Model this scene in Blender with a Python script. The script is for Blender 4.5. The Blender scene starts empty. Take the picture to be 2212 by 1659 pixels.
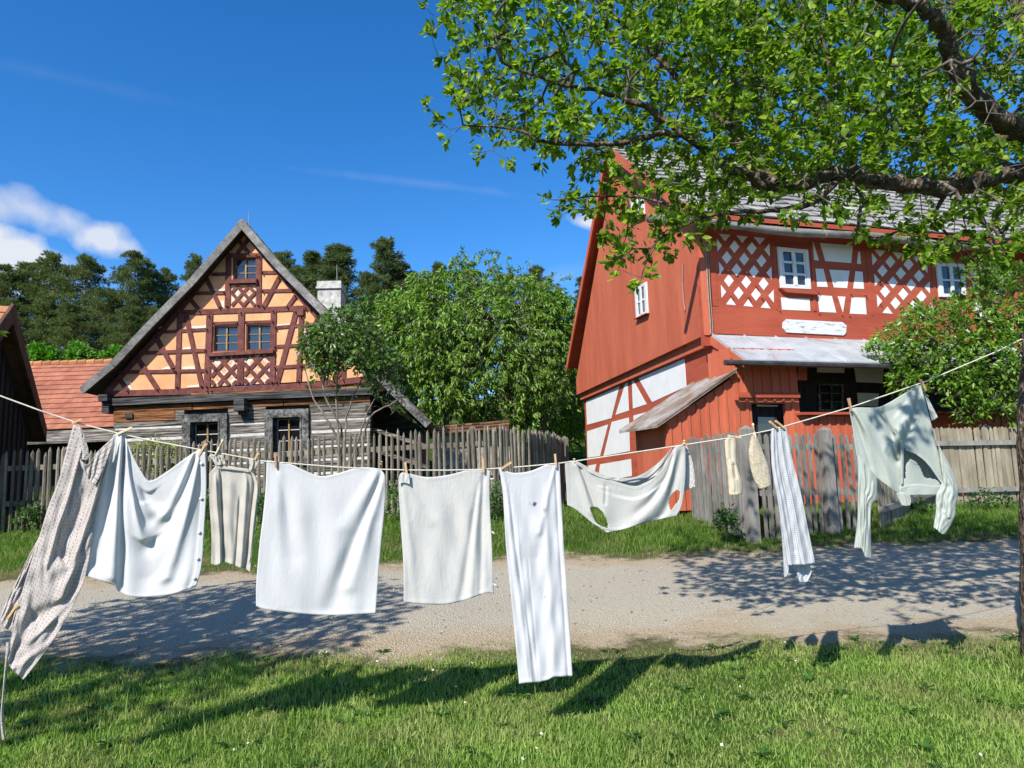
import bpy, math, random
import numpy as np
from mathutils import Vector, Matrix
from mathutils.geometry import tessellate_polygon
random.seed(7); RNG = np.random.default_rng(11)
SC = bpy.context.scene; COL = SC.collection
V = Vector
# ------------------------------------------------------------------ camera
F = 1500.0; CX, CY = 1106.0, 829.5
PITCH = math.atan(190/1500); ROLL = 0.031
CAM = V((0, 0, 1.6))
_r0 = V((1, 0, 0)); FWD = V((0, math.cos(PITCH), math.sin(PITCH))); _u0 = V((0, -math.sin(PITCH), math.cos(PITCH)))
RIGHT = _r0*math.cos(ROLL) - _u0*math.sin(ROLL); UP = _r0*math.sin(ROLL) + _u0*math.cos(ROLL)
def ray(px, py): return FWD + RIGHT*((px-CX)/F) - UP*((py-CY)/F)
def atY(px, py, y):
    d = ray(px, py); return CAM + d*(y/d.y)
def onpl(px, py, pl):
    P0, N = pl; d = ray(px, py); return CAM + d*((P0-CAM).dot(N)/d.dot(N))
def shift(pl, a): return (pl[0]+pl[1]*a, pl[1])
def project(P):
    d = V(P)-CAM; z = d.dot(FWD); return (CX+F*d.dot(RIGHT)/z, CY-F*d.dot(UP)/z)
cam = bpy.data.cameras.new('camera'); camo = bpy.data.objects.new('camera', cam); COL.objects.link(camo)
cam.sensor_width = 36; cam.lens = 36*F/2212; cam.clip_end = 3000; cam.clip_start = .05
camo.matrix_world = Matrix((( RIGHT.x, UP.x, -FWD.x, CAM.x), (RIGHT.y, UP.y, -FWD.y, CAM.y), (RIGHT.z, UP.z, -FWD.z, CAM.z), (0, 0, 0, 1)))
SC.camera = camo
# ------------------------------------------------------------------ object helpers
def tag(o, label=None, cat=None, group=None, kind=None):
    if label: o['label'] = label
    if cat: o['category'] = cat
    if group: o['group'] = group
    if kind: o['kind'] = kind
    return o
def thing(name, label, cat, loc, group=None):
    o = bpy.data.objects.new(name, None); COL.objects.link(o); o.location = loc; o.empty_display_size = .1
    o['_l'] = 0; del o['_l']
    return tag(o, label, cat, group)
def worldmat(p):
    m = Matrix.Translation(p.location)
    return m if p.parent is None else worldmat(p.parent) @ p.matrix_parent_inverse @ m
def link(name, me, mat, parent=None, smooth=False):
    o = bpy.data.objects.new(name, me); COL.objects.link(o)
    if mat is not None:
        for m in (mat if isinstance(mat, (list, tuple)) else [mat]): me.materials.append(m)
    if smooth: me.polygons.foreach_set('use_smooth', [True]*len(me.polygons))
    if parent is not None:
        o.parent = parent; o.matrix_parent_inverse = worldmat(parent).inverted()
    return o
def npmesh(name, Vt, faces):
    """faces: list of int arrays (n,k)"""
    me = bpy.data.meshes.new(name); Vt = np.asarray(Vt, dtype=np.float32).reshape(-1, 3)
    me.vertices.add(len(Vt)); me.vertices.foreach_set('co', Vt.ravel())
    fs = [np.asarray(f, dtype=np.int32) for f in faces if len(f)]
    lv = np.concatenate([f.ravel() for f in fs]); tot = np.concatenate([np.full(len(f), f.shape[1], np.int32) for f in fs])
    me.loops.add(len(lv)); me.loops.foreach_set('vertex_index', lv)
    me.polygons.add(len(tot)); me.polygons.foreach_set('loop_start', np.concatenate([[0], np.cumsum(tot)[:-1]]).astype(np.int32))
    me.polygons.foreach_set('loop_total', tot)
    me.update(calc_edges=True); return me
class MB:
    def __init__(s): s.v = []; s.f = []; s.m = []; s.mi = 0
    def add(s, vs, fs):
        n = len(s.v); s.v += [tuple(p) for p in vs]
        for f in fs: s.f.append(tuple(i+n for i in f)); s.m.append(s.mi)
    def prism(s, pts, o0, o1, holes=()):
        """polygon pts (Vectors) extruded from pts+o0 (back) to pts+o1 (front)"""
        o0 = V(o0); o1 = V(o1)
        loops = [list(pts)]+[list(h) for h in holes]; flat = [p for l in loops for p in l]; n = len(flat)
        vs = [p+o0 for p in flat]+[p+o1 for p in flat]; fs = []
        if holes or len(pts) > 4:
            for t in tessellate_polygon(loops): fs += [tuple(i+n for i in t), tuple(reversed(t))]
        else:
            k = len(pts); fs += [tuple(range(n, n+k)), tuple(reversed(range(k)))]
        st = 0
        for l in loops:
            k = len(l)
            for i in range(k):
                a, b = st+i, st+(i+1) % k; fs.append((a, b, b+n, a+n))
            st += k
        s.add(vs, fs)
    def box(s, c, sx, sy, sz, rz=0):
        c = V(c); R = Matrix.Rotation(rz, 3, 'Z'); vs = []
        for z in (-1, 1):
            for x, y in ((-1, -1), (1, -1), (1, 1), (-1, 1)): vs.append(c+R@V((x*sx/2, y*sy/2, z*sz/2)))
        s.add(vs, [(3, 2, 1, 0), (4, 5, 6, 7), (0, 1, 5, 4), (1, 2, 6, 5), (2, 3, 7, 6), (3, 0, 4, 7)])
    def bar(s, p, q, w, d, n):
        """beam p->q, width w across, depth d along n (from plane outwards)"""
        p = V(p); q = V(q); n = V(n).normalized(); t = (q-p).normalized(); b = t.cross(n)*(w/2)
        s.prism([p-b, q-b, q+b, p+b], n*0, n*d)
    def tube(s, pts, rads, k=6, cap=True):
        pts = [V(p) for p in pts]; n = len(pts); rings = []; up = V((.13, .21, 1))
        for i, p in enumerate(pts):
            t = (pts[min(i+1, n-1)]-pts[max(i-1, 0)]).normalized()
            if abs(t.dot(up.normalized())) > .93: up2 = V((1, .2, 0))
            else: up2 = up
            a = t.cross(up2).normalized(); b = t.cross(a)
            r = rads[i] if isinstance(rads, (list, tuple)) else rads
            rings.append([p+(a*math.cos(2*math.pi*j/k)+b*math.sin(2*math.pi*j/k))*r for j in range(k)])
        vs = [x for r in rings for x in r]; fs = []
        for i in range(n-1):
            for j in range(k): fs.append((i*k+j, i*k+(j+1) % k, (i+1)*k+(j+1) % k, (i+1)*k+j))
        if cap: fs += [tuple(reversed(range(k))), tuple(range((n-1)*k, n*k))]
        s.add(vs, fs)
    def build(s, name, mat, parent=None, smooth=False):
        me = bpy.data.meshes.new(name); me.from_pydata(s.v, [], s.f); 
        o = link(name, me, mat, parent, smooth)
        if isinstance(mat, (list, tuple)): me.polygons.foreach_set('material_index', s.m)
        bev = None
        return o
# ------------------------------------------------------------------ materials
class NT:
    def __init__(s, name):
        s.m = bpy.data.materials.new(name); s.m.use_nodes = True; s.t = s.m.node_tree; s.t.nodes.clear()
        s.out = s.n('ShaderNodeOutputMaterial'); s.p = s.n('ShaderNodeBsdfPrincipled')
        s.l(s.p, 'BSDF', s.out, 'Surface'); s.tc = s.n('ShaderNodeTexCoord')
    def n(s, t, **k):
        x = s.t.nodes.new(t)
        for a, b in k.items():
            if a in x.inputs: x.inputs[a].default_value = b
            else: setattr(x, a, b)
        return x
    def l(s, a, ao, b, bi): s.t.links.new(a.outputs[ao], b.inputs[bi])
    def co(s, sc=(1, 1, 1), src='Object', rot=(0, 0, 0)):
        m = s.n('ShaderNodeMapping'); m.inputs['Scale'].default_value = sc; m.inputs['Rotation'].default_value = rot
        s.l(s.tc, src, m, 'Vector'); return m
    def noise(s, scale, detail=4, rough=.55, sc=(1, 1, 1), src='Object', dist=0):
        c = s.co(sc, src); x = s.n('ShaderNodeTexNoise'); x.inputs['Scale'].default_value = scale; x.inputs['Detail'].default_value = detail
        x.inputs['Roughness'].default_value = rough; x.inputs['Distortion'].default_value = dist; s.l(c, 0, x, 'Vector'); return x
    def ramp(s, src, so, pts):
        r = s.n('ShaderNodeValToRGB'); e = r.color_ramp.elements
        while len(e) < len(pts): e.new(.5)
        for i, (p, c) in enumerate(pts):
            e[i].position = p; e[i].color = (*c, 1) if len(c) == 3 else c
        s.l(src, so, r, 'Fac'); return r
    def mix(s, fac, a, b, mode='MIX'):
        x = s.n('ShaderNodeMix', data_type='RGBA', blend_type=mode)
        for i, v in ((0, fac), (6, a), (7, b)):
            if isinstance(v, tuple) and len(v) == 2 and not isinstance(v[0], (int, float)): s.t.links.new(v[0].outputs[v[1]], x.inputs[i])
            elif isinstance(v, (int, float)): x.inputs[i].default_value = v
            else: x.inputs[i].default_value = (*v, 1)
        return (x, 2)
    def base(s, src): s.t.links.new(src[0].outputs[src[1]], s.p.inputs['Base Color'])
    def bump(s, srcs, strength=.5, dist=.01):
        b = s.n('ShaderNodeBump'); b.inputs['Strength'].default_value = strength; b.inputs['Distance'].default_value = dist
        s.t.links.new(srcs[0].outputs[srcs[1]], b.inputs['Height']); s.l(b, 0, s.p, 'Normal'); return b
def g(v): return (v, v, v)
def simple(name, c1, c2, scale=6, sc=(1, 1, 1), rough=.85, bump=.3, bd=.01, lo=.35, hi=.65, detail=5, isl=.0, fine=None):
    t = NT(name); n = t.noise(scale, detail, .6, sc); r = t.ramp(n, 0, [(lo, c1), (hi, c2)]); c = (r, 0)
    if isl:
        gm = t.n('ShaderNodeNewGeometry'); rr = t.ramp(gm, 'Random Per Island', [(0, g(1-isl)), (1, g(1+isl*.3))])
        c = t.mix(1.0, c, (rr, 0), 'MULTIPLY')
    if fine:
        n2 = t.noise(fine[0], 4, .65, fine[1]); fl, fh = (fine[3], fine[4]) if len(fine) > 3 else (.3, .65); rr = t.ramp(n2, 0, [(fl, g(1-fine[2])), (fh, g(1))]); c = t.mix(1.0, c, (rr, 0), 'MULTIPLY'); 
        t.bump((n2, 0), bump, bd)
    else: t.bump((n, 0), bump, bd)
    t.base(c); t.p.inputs['Roughness'].default_value = rough; t.p.inputs['Specular IOR Level'].default_value = .25
    return t.m
def leafmat(name, c1, c2, c3, trans=.35, rough=.45, clump=1.2, spec=.4, tcol=None, dry=None):
    t = NT(name); gm = t.n('ShaderNodeNewGeometry'); r = t.ramp(gm, 'Random Per Island', [(0, c1), (.55, c2), (1, c3)])
    n = t.noise(clump, 2, .5); rr = t.ramp(n, 0, [(.3, g(.72)), (.7, g(1.15))]); c = t.mix(1.0, (r, 0), (rr, 0), 'MULTIPLY')
    if dry:
        dn = t.noise(dry[1], 4, .65); dr = t.ramp(dn, 0, [(.45, g(0)), (.68, g(dry[2]))]); c = t.mix((dr, 0), c, dry[0])
    t.base(c)
    t.p.inputs['Roughness'].default_value = rough; t.p.inputs['Specular IOR Level'].default_value = spec
    tr = t.n('ShaderNodeBsdfTranslucent'); tc = t.mix(1.0, c, tcol or (1.5, 1.7, .6), 'MULTIPLY'); t.t.links.new(tc[0].outputs[tc[1]], tr.inputs['Color'])
    mx = t.n('ShaderNodeMixShader'); mx.inputs[0].default_value = trans
    t.l(t.p, 0, mx, 1); t.l(tr, 0, mx, 2); t.l(mx, 0, t.out, 'Surface'); return t.m
def clothmat(name, c1, c2, trans=.22, kind=None, wr=1.0):
    t = NT(name); n = t.noise(5, 4, .6); c = (t.ramp(n, 0, [(.3, c1), (.7, c2)]), 0)
    w1 = t.noise(11, 6, .66, (1.3, 1, .42), dist=1.1); w2 = t.noise(420, 2, .5); w3 = t.noise(38, 4, .65, (1.3, 1, .35), dist=1.6)
    h = t.n('ShaderNodeMath', operation='MULTIPLY_ADD'); h.inputs[1].default_value = .35; t.l(w3, 0, h, 0); t.l(w1, 0, h, 2)
    h2 = t.n('ShaderNodeMath', operation='MULTIPLY_ADD'); h2.inputs[1].default_value = .05; t.l(w2, 0, h2, 0); t.l(h, 0, h2, 2)
    rn = t.n('ShaderNodeTexNoise', noise_type='RIDGED_MULTIFRACTAL'); rn.inputs['Scale'].default_value = 9; rn.inputs['Detail'].default_value = 4; rn.inputs['Roughness'].default_value = .5; rn.inputs['Distortion'].default_value = .5; rc = t.co((1.3, 1, .6)); t.l(rc, 0, rn, 'Vector')
    h3 = t.n('ShaderNodeMath', operation='MULTIPLY_ADD'); h3.inputs[1].default_value = .08*wr; t.l(rn, 0, h3, 0); t.l(h2, 0, h3, 2)
    t.bump((h3, 0), .30*wr, .012)
    if kind == 'apron':   # small dark interlocked squiggles printed on off-white
        cc = t.co((1, 1, 1), 'UV'); b = t.n('ShaderNodeTexBrick'); b.inputs['Scale'].default_value = 1; b.inputs['Brick Width'].default_value = .024; b.inputs['Row Height'].default_value = .0125
        b.inputs['Mortar Size'].default_value = .0013; b.inputs['Mortar Smooth'].default_value = .3; b.offset = .5
        b.inputs['Color1'].default_value = (.57, .515, .48, 1); b.inputs['Color2'].default_value = (.52, .465, .43, 1); b.inputs['Mortar'].default_value = (.22, .175, .16, 1)
        dn = t.noise(60, 2, .5, (1, 1, 1), 'UV'); dm = t.n('ShaderNodeVectorMath', operation='MULTIPLY_ADD'); dm.inputs[1].default_value = (.012, .012, 0)
        t.l(dn, 'Color', dm, 0); t.l(cc, 0, dm, 2); t.l(dm, 0, b, 'Vector'); 
        v = t.n('ShaderNodeTexVoronoi'); v.inputs['Scale'].default_value = 130; t.l(cc, 0, v, 'Vector'); vr = t.ramp(v, 'Distance', [(.2, (.5, .45, .44)), (.36, g(1))])
        c = t.mix(.4, (b, 'Color'), t.mix(1.0, (b, 'Color'), (vr, 0), 'MULTIPLY'))
    if kind == 'check':
        cc = t.co((1, 1, 1), 'UV'); sp = t.n('ShaderNodeSeparateXYZ'); t.l(cc, 0, sp, 0); res = None
        for ax, per, wd in ((0, .020, .10), (1, .0125, .14)):
            m = t.n('ShaderNodeMath', operation='DIVIDE'); m.inputs[1].default_value = per; t.l(sp, ax, m, 0)
            f = t.n('ShaderNodeMath', operation='FRACT'); t.l(m, 0, f, 0); l = t.n('ShaderNodeMath', operation='LESS_THAN'); l.inputs[1].default_value = wd; t.l(f, 0, l, 0)
            if res is None: res = l
            else:
                a = t.n('ShaderNodeMath', operation='MAXIMUM'); t.l(res, 0, a, 0); t.l(l, 0, a, 1); res = a
        c = t.mix((res, 0), c, (.36, .38, .42))
    if kind == 'stain':
        cc = t.co((1, 1, 1), 'UV'); k = None
        for (x, y, r, s_) in ((.185, .212, .018, 1), (.155, .20, .009, .4), (.245, .27, .020, .38), (.21, .80, .012, .3)):
            d = t.n('ShaderNodeVectorMath', operation='DISTANCE'); d.inputs[1].default_value = (x, y, 0); wn = t.noise(70, 3, .6, (1, 1, 1), 'UV'); 
            mm = t.n('ShaderNodeVectorMath', operation='MULTIPLY_ADD'); mm.inputs[1].default_value = (.03, .03, 0); t.l(wn, 'Color', mm, 0)
            sb = t.n('ShaderNodeVectorMath', operation='SUBTRACT'); sb.inputs[1].default_value = (.015, .015, 0); t.l(cc, 0, sb, 0); t.l(sb, 0, mm, 2); t.l(mm, 0, d, 0)
            rr = t.ramp(d, 'Value', [(r*.35, g(s_)), (r, g(0))])
            if k is None: k = rr
            else: k = t.mix(1.0, (k, 0) if not isinstance(k, tuple) else k, (rr, 0), 'ADD')
        sp = t.n('ShaderNodeSeparateColor'); t.t.links.new(k[0].outputs[k[1]], sp.inputs[0]); c = t.mix((sp, 0), c, (.06, .04, .13))
    if kind == 'knit':
        cc = t.noise(30, 3, .6, (1, 1, 3), dist=2); rr = t.ramp(cc, 0, [(.4, g(.72)), (.55, g(1))]); c = t.mix(1.0, c, (rr, 0), 'MULTIPLY')
    t.base(c); t.p.inputs['Roughness'].default_value = .9; t.p.inputs['Specular IOR Level'].default_value = .1; t.p.inputs['Sheen Weight'].default_value = .15
    tr = t.n('ShaderNodeBsdfTranslucent'); t.t.links.new(c[0].outputs[c[1]], tr.inputs['Color'])
    mx = t.n('ShaderNodeMixShader'); mx.inputs[0].default_value = trans; t.l(t.p, 0, mx, 1); t.l(tr, 0, mx, 2); t.l(mx, 0, t.out, 'Surface')
    return t.m
M = {}
M['timber'] = simple('maroon_timber', (.115, .032, .026), (.19, .062, .05), 5, (1, 1, 1), .75, .35, .01, fine=(30, (.35, 1, .35), .45))
M['orange'] = simple('orange_plaster', (.62, .285, .13), (.74, .37, .19), 2.6, (1, 1, 1), .92, .25, .006, fine=(22, (1, 1, 1), .1))
M['plaster_patch'] = simple('bare_plaster', (.55, .47, .36), (.72, .66, .56), 9, (1, 1, 1), .95, .5, .01)
M['log'] = simple('weathered_log', (.085, .075, .064), (.34, .305, .26), 5, (.22, .22, 5), .9, .8, .03, fine=(6, (.22, .22, 4.5), .86, .40, .56))
M['log_brown'] = simple('brown_log', (.10, .035, .014), (.36, .15, .05), 4, (.3, .3, 4), .85, .6, .03, fine=(6, (.22, .22, 4.5), .82, .38, .56))
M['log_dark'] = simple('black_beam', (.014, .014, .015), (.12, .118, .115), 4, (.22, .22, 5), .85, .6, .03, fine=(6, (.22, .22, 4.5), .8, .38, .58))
M['chink'] = simple('lime_chinking', (.38, .365, .34), (.56, .54, .51), 7, (1, 1, 2), .95, .4, .01)
M['barge'] = simple('grey_barge_board', (.13, .125, .115), (.30, .29, .27), 3, (.6, .6, .6), .85, .4, .01, fine=(24, (.5, 1, .5), .5))
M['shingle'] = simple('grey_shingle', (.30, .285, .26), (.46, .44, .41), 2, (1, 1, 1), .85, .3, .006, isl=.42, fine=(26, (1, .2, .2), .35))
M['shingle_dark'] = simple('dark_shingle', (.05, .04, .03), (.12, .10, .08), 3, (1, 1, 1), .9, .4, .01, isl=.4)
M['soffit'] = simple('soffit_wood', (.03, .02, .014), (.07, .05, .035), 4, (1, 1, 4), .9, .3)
M['tile'] = simple('red_clay_tile', (.30, .105, .06), (.42, .165, .10), 1.5, (1, 1, 1), .85, .2, .005, isl=.22, fine=(30, (1, 1, 1), .18))
M['tile_moss'] = simple('mossy_clay_tile', (.10, .065, .04), (.26, .12, .065), 3, (1, 1, 1), .9, .3, .01, isl=.4)
M['tile_old'] = simple('orange_clay_tile', (.36, .16, .07), (.45, .21, .09), 2, (1, 1, 1), .85, .2, .005, isl=.3)
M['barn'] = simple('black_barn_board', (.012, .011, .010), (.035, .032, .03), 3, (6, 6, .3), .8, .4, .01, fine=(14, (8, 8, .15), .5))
M['barn_brown'] = simple('brown_rake_board', (.07, .035, .02), (.14, .07, .04), 4, (1, 1, 1), .8, .4)
M['red'] = simple('red_board_paint', (.46, .105, .054), (.56, .145, .075), 1.3, (1.6, 1.6, .25), .8, .2, .004, fine=(12, (4, 4, .22), .24))
M['red_beam'] = simple('red_beam_paint', (.34, .066, .036), (.45, .098, .052), 2.2, (.3, .3, 2), .8, .35, .006, fine=(12, (.3, .3, 9), .22))
M['white_wall'] = simple('white_limewash', (.64, .635, .63), (.70, .695, .69), 2, (1, 1, 1), .92, .15, .004)
M['white_paint'] = simple('white_window_paint', (.58, .59, .59), (.66, .67, .67), 6, (1, 1, 1), .6, .1, .002)
M['white_worn'] = simple('worn_white_board', (.20, .195, .19), (.62, .62, .63), 5, (1, 1, 5), .85, .3, .004, lo=.33, hi=.46, detail=8)
M['mullion'] = simple('ochre_window_wood', (.20, .13, .05), (.32, .22, .10), 6, (1, 1, 1), .7, .2)
M['metal'] = None
M['gutter'] = simple('dark_gutter', (.03, .03, .032), (.06, .06, .06), 4, (1, 1, 1), .4, .1)
M['grey_log'] = simple('grey_gutter_log', (.13, .12, .11), (.30, .285, .26), 3, (.5, .5, 3), .85, .5, .01, fine=(14, (.3, .3, 6), .5))
M['chimney'] = simple('chimney_render', (.36, .36, .34), (.66, .66, .63), 6, (1, 1, 1), .95, .6, .02, fine=(26, (1, 1, 2), .4))
M['picket'] = simple('weathered_picket', (.16, .14, .105), (.34, .30, .235), 4, (1, 1, .4), .9, .5, .006, isl=.4, fine=(26, (3, 3, .35), .5))
M['slat'] = simple('grey_slat', (.20, .19, .17), (.34, .32, .29), 4, (1, 1, .4), .9, .45, .006, isl=.35, fine=(26, (3, 3, .3), .45))
M['slat_y'] = simple('tan_slat', (.27, .235, .165), (.40, .35, .255), 4, (1, 1, .4), .9, .4, .006, isl=.3, fine=(26, (3, 3, .3), .3))
M['lattice_back'] = simple('mixed_plaster', (.62, .30, .15), (.60, .54, .46), 5, (1, 1, 1), .95, .4, .01, lo=.46, hi=.54)
M['casing'] = simple('window_casing_wood', (.06, .06, .058), (.22, .215, .20), 4, (.6, .6, 1.2), .85, .6, .02, fine=(9, (1.5, 1.5, 1.2), .75, .38, .58))
M['stone'] = simple('rubble_stone', (.14, .12, .10), (.34, .30, .26), 6, (1, 1, 1.5), .95, .8, .03)
M['iron'] = simple('grey_iron', (.16, .15, .15), (.26, .25, .25), 5, (1, 1, 1), .5, .1)
M['cable'] = simple('lightning_cable', (.24, .14, .11), (.34, .22, .18), 5, (1, 1, 1), .5, .1)
M['bark'] = None
def _bark():
    t = NT('apple_bark'); n = t.noise(14, 6, .65, (1, 1, .5), dist=.5); r = t.ramp(n, 0, [(.30, (.028, .019, .014)), (.5, (.095, .066, .048)), (.7, (.17, .125, .095))])
    l = t.noise(26, 4, .6); lr = t.ramp(l, 0, [(.58, g(0)), (.66, g(.8))]); c = t.mix((lr, 0), (r, 0), (.30, .31, .26))
    v = t.n('ShaderNodeTexVoronoi'); v.inputs['Scale'].default_value = 34; cc = t.co((1, 1, .45)); t.l(cc, 0, v, 'Vector')
    h = t.n('ShaderNodeMath', operation='ADD'); t.l(n, 0, h, 0); t.l(v, 'Distance', h, 1)
    t.base(c); t.bump((h, 0), 1.0, .03); t.p.inputs['Roughness'].default_value = .95; t.p.inputs['Specular IOR Level'].default_value = .15; return t.m
M['bark'] = _bark()
M['twig'] = simple('apple_twig', (.05, .04, .032), (.17, .145, .125), 18, (1, 1, 1), .9, .3)
M['pine_bark'] = simple('pine_bark', (.12, .06, .035), (.24, .14, .09), 3, (1, 1, .5), .95, .4)
M['lilac_stem'] = simple('lilac_stem', (.10, .085, .07), (.24, .21, .18), 9, (1, 1, .4), .9, .3)
M['peg'] = simple('peg_wood', (.50, .31, .15), (.62, .41, .22), 20, (1, 1, .3), .7, .2)
M['peg_pale'] = simple('pale_peg_wood', (.62, .48, .28), (.72, .58, .38), 20, (1, 1, .3), .7, .2)
M['peg_dark'] = simple('reddish_peg_wood', (.36, .19, .10), (.46, .26, .15), 20, (1, 1, .3), .7, .2)
M['rope'] = simple('cotton_rope', (.50, .46, .38), (.64, .60, .52), 60, (1, 1, 1), .95, .4)
M['apple_leaf'] = leafmat('apple_leaf', (.055, .105, .010), (.15, .255, .022), (.33, .43, .055), .46, .45, 1.5, .3)
M['walnut_leaf'] = leafmat('drooping_leaf', (.085, .165, .02), (.155, .275, .035), (.26, .38, .075), .38, .42, 1.0)
M['lilac_leaf'] = leafmat('lilac_leaf', (.055, .115, .022), (.09, .17, .03), (.15, .23, .05), .3, .35, 1.6)
M['bush_leaf'] = leafmat('glossy_leaf', (.075, .17, .016), (.14, .27, .03), (.23, .36, .05), .38, .32, 1.5, .5)
M['bright_leaf'] = leafmat('bright_leaf', (.06, .17, .012), (.09, .24, .016), (.13, .30, .03), .3, .5, .8)
M['pine_needle'] = leafmat('pine_needle', (.075, .112, .034), (.12, .16, .048), (.185, .21, .07), .35, .6, .35, .2, (1.2, 1.3, .8))
M['spruce_needle'] = leafmat('spruce_needle', (.075, .11, .042), (.115, .155, .058), (.18, .205, .085), .35, .6, .35, .2, (1.2, 1.3, .8))
M['forsythia'] = leafmat('yellow_leaf', (.20, .26, .04), (.30, .34, .06), (.40, .42, .12), .3, .5, 2)
M['weed'] = leafmat('weed_leaf', (.025, .075, .012), (.045, .12, .018), (.07, .16, .025), .3, .45, 2)
M['grass'] = leafmat('grass_blade', (.12, .225, .03), (.235, .37, .065), (.40, .49, .15), .40, .5, 1.2, .25, None, ((.44, .41, .18), 2.3, .6))
M['grass_bank'] = leafmat('bank_grass_blade', (.06, .14, .016), (.115, .225, .028), (.22, .30, .06), .38, .5, .8, .25, None, ((.25, .25, .10), 1.6, .5))
M['lilac_flower'] = simple('lilac_blossom', (.40, .33, .42), (.62, .55, .62), 40, (1, 1, 1), .9, .2)
M['petal'] = simple('daisy_petal', (.75, .75, .73), (.82, .82, .80), 30, (1, 1, 1), .8, .1)
M['daisy_eye'] = simple('daisy_eye', (.7, .5, .05), (.8, .6, .08), 30, (1, 1, 1), .8, .1)
M['pebble'] = simple('pebble', (.22, .20, .18), (.48, .45, .41), 3, (1, 1, 1), .9, .2, isl=.5)
def _metal():
    t = NT('rusty_zinc_sheet'); n = t.noise(2.2, 6, .65, (1, 1, 1), dist=.5); r = t.ramp(n, 0, [(.30, (.30, .32, .335)), (.65, (.46, .48, .495))])
    n2 = t.noise(.9, 5, .7, (1, 1, 1), dist=.8); rr = t.ramp(n2, 0, [(.60, g(0)), (.72, g(.7))]); c = t.mix((rr, 0), (r, 0), (.30, .15, .08)); t.base(c)
    t.p.inputs['Roughness'].default_value = .55; t.p.inputs['Metallic'].default_value = .15; return t.m
M['metal'] = _metal()
def _metal2():
    t = NT('rusty_lean_to_sheet'); n = t.noise(1.6, 6, .65, (1, 1, 1), dist=.5); r = t.ramp(n, 0, [(.35, (.16, .10, .07)), (.48, (.24, .19, .145)), (.60, (.33, .32, .305))]); t.base((r, 0))
    t.p.inputs['Roughness'].default_value = .6; return t.m
M['metal_rust'] = _metal2()
def _glass(name, col, rough=.04):
    t = NT(name); n = t.noise(3.5, 2, .5); t.bump((n, 0), .06, .02); t.p.inputs['Base Color'].default_value = (*col, 1); t.p.inputs['Roughness'].default_value = rough
    t.p.inputs['IOR'].default_value = 1.65; t.p.inputs['Specular IOR Level'].default_value = .8; return t.m
M['glass'] = _glass('window_glass', (.02, .024, .03)); M['glass_dark'] = _glass('dark_window_glass', (.008, .008, .009), .12); M['glass_dark'].node_tree.nodes['Principled BSDF'].inputs['IOR'].default_value = 1.3
M['curtain'] = simple('blue_curtain', (.10, .13, .22), (.30, .33, .40), 5, (6, 6, .3), .9, .2)
def _ground():
    t = NT('grass_soil'); n = t.noise(1.3, 5, .6); n2 = t.noise(22, 4, .65)
    a = t.ramp(n2, 0, [(.3, (.022, .045, .008)), (.7, (.055, .10, .02))]); b = t.ramp(n2, 0, [(.3, (.10, .085, .04)), (.7, (.20, .155, .085))])
    f = t.ramp(n, 0, [(.52, g(0)), (.66, g(.8))]); c = t.mix((f, 0), (a, 0), (b, 0)); t.base(c); t.bump((n2, 0), .6, .03); t.p.inputs['Roughness'].default_value = 1; t.p.inputs['Specular IOR Level'].default_value = 0; return t.m
def _road():
    t = NT('gravel_road'); n = t.noise(.55, 5, .6, (.22, 1.7, 1)); n2 = t.noise(38, 4, .7); n3 = t.noise(130, 2, .6); v = t.n('ShaderNodeTexVoronoi'); v.inputs['Scale'].default_value = 55; cc = t.co(); t.l(cc, 0, v, 'Vector')
    a = t.ramp(n2, 0, [(.25, (.315, .282, .22)), (.5, (.405, .366, .284)), (.75, (.48, .437, .345))]); f = t.ramp(n, 0, [(.42, g(0)), (.66, g(.6))]); c = t.mix((f, 0), (a, 0), (.43, .37, .275))
    uv = t.n('ShaderNodeUVMap'); sp = t.n('ShaderNodeSeparateXYZ'); t.l(uv, 0, sp, 0)   # v = metres from the nearer edge of the track
    e1 = t.noise(1.7, 6, .68); e = t.n('ShaderNodeMath', operation='MULTIPLY_ADD'); e.inputs[1].default_value = 2.2; t.l(e1, 0, e, 0); t.l(sp, 1, e, 2)
    def zone(lo, hi): r = t.n('ShaderNodeMapRange'); r.inputs[1].default_value = lo+1.1; r.inputs[2].default_value = hi+1.1; r.interpolation_type = 'SMOOTHSTEP'; t.l(e, 0, r, 0); return (r, 0)
    sand = (t.ramp(n2, 0, [(.3, (.33, .25, .16)), (.7, (.46, .375, .26))]), 0); soil = (t.ramp(n2, 0, [(.3, (.05, .055, .02)), (.7, (.15, .13, .06))]), 0)
    c = t.mix(zone(.35, .95), sand, c); c = t.mix(zone(-.15, .30), soil, c)
    spk = t.ramp(n3, 0, [(.30, g(.74)), (.46, g(1)), (.70, g(1)), (.78, g(1.12))]); c = t.mix(1.0, c, (spk, 0), 'MULTIPLY'); vr = t.ramp(v, 'Color', [(.0, g(.75)), (.2, g(1)), (1, g(1.06))]); c = t.mix(1.0, c, (vr, 0), 'MULTIPLY')
    t.base(c); h = t.n('ShaderNodeMath', operation='ADD'); t.l(n2, 0, h, 0); t.l(v, 'Distance', h, 1); t.bump((h, 0), .8, .02); t.p.inputs['Roughness'].default_value = .95; t.p.inputs['Specular IOR Level'].default_value = .15; return t.m
M['soil'] = _ground(); M['road'] = _road()
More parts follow.
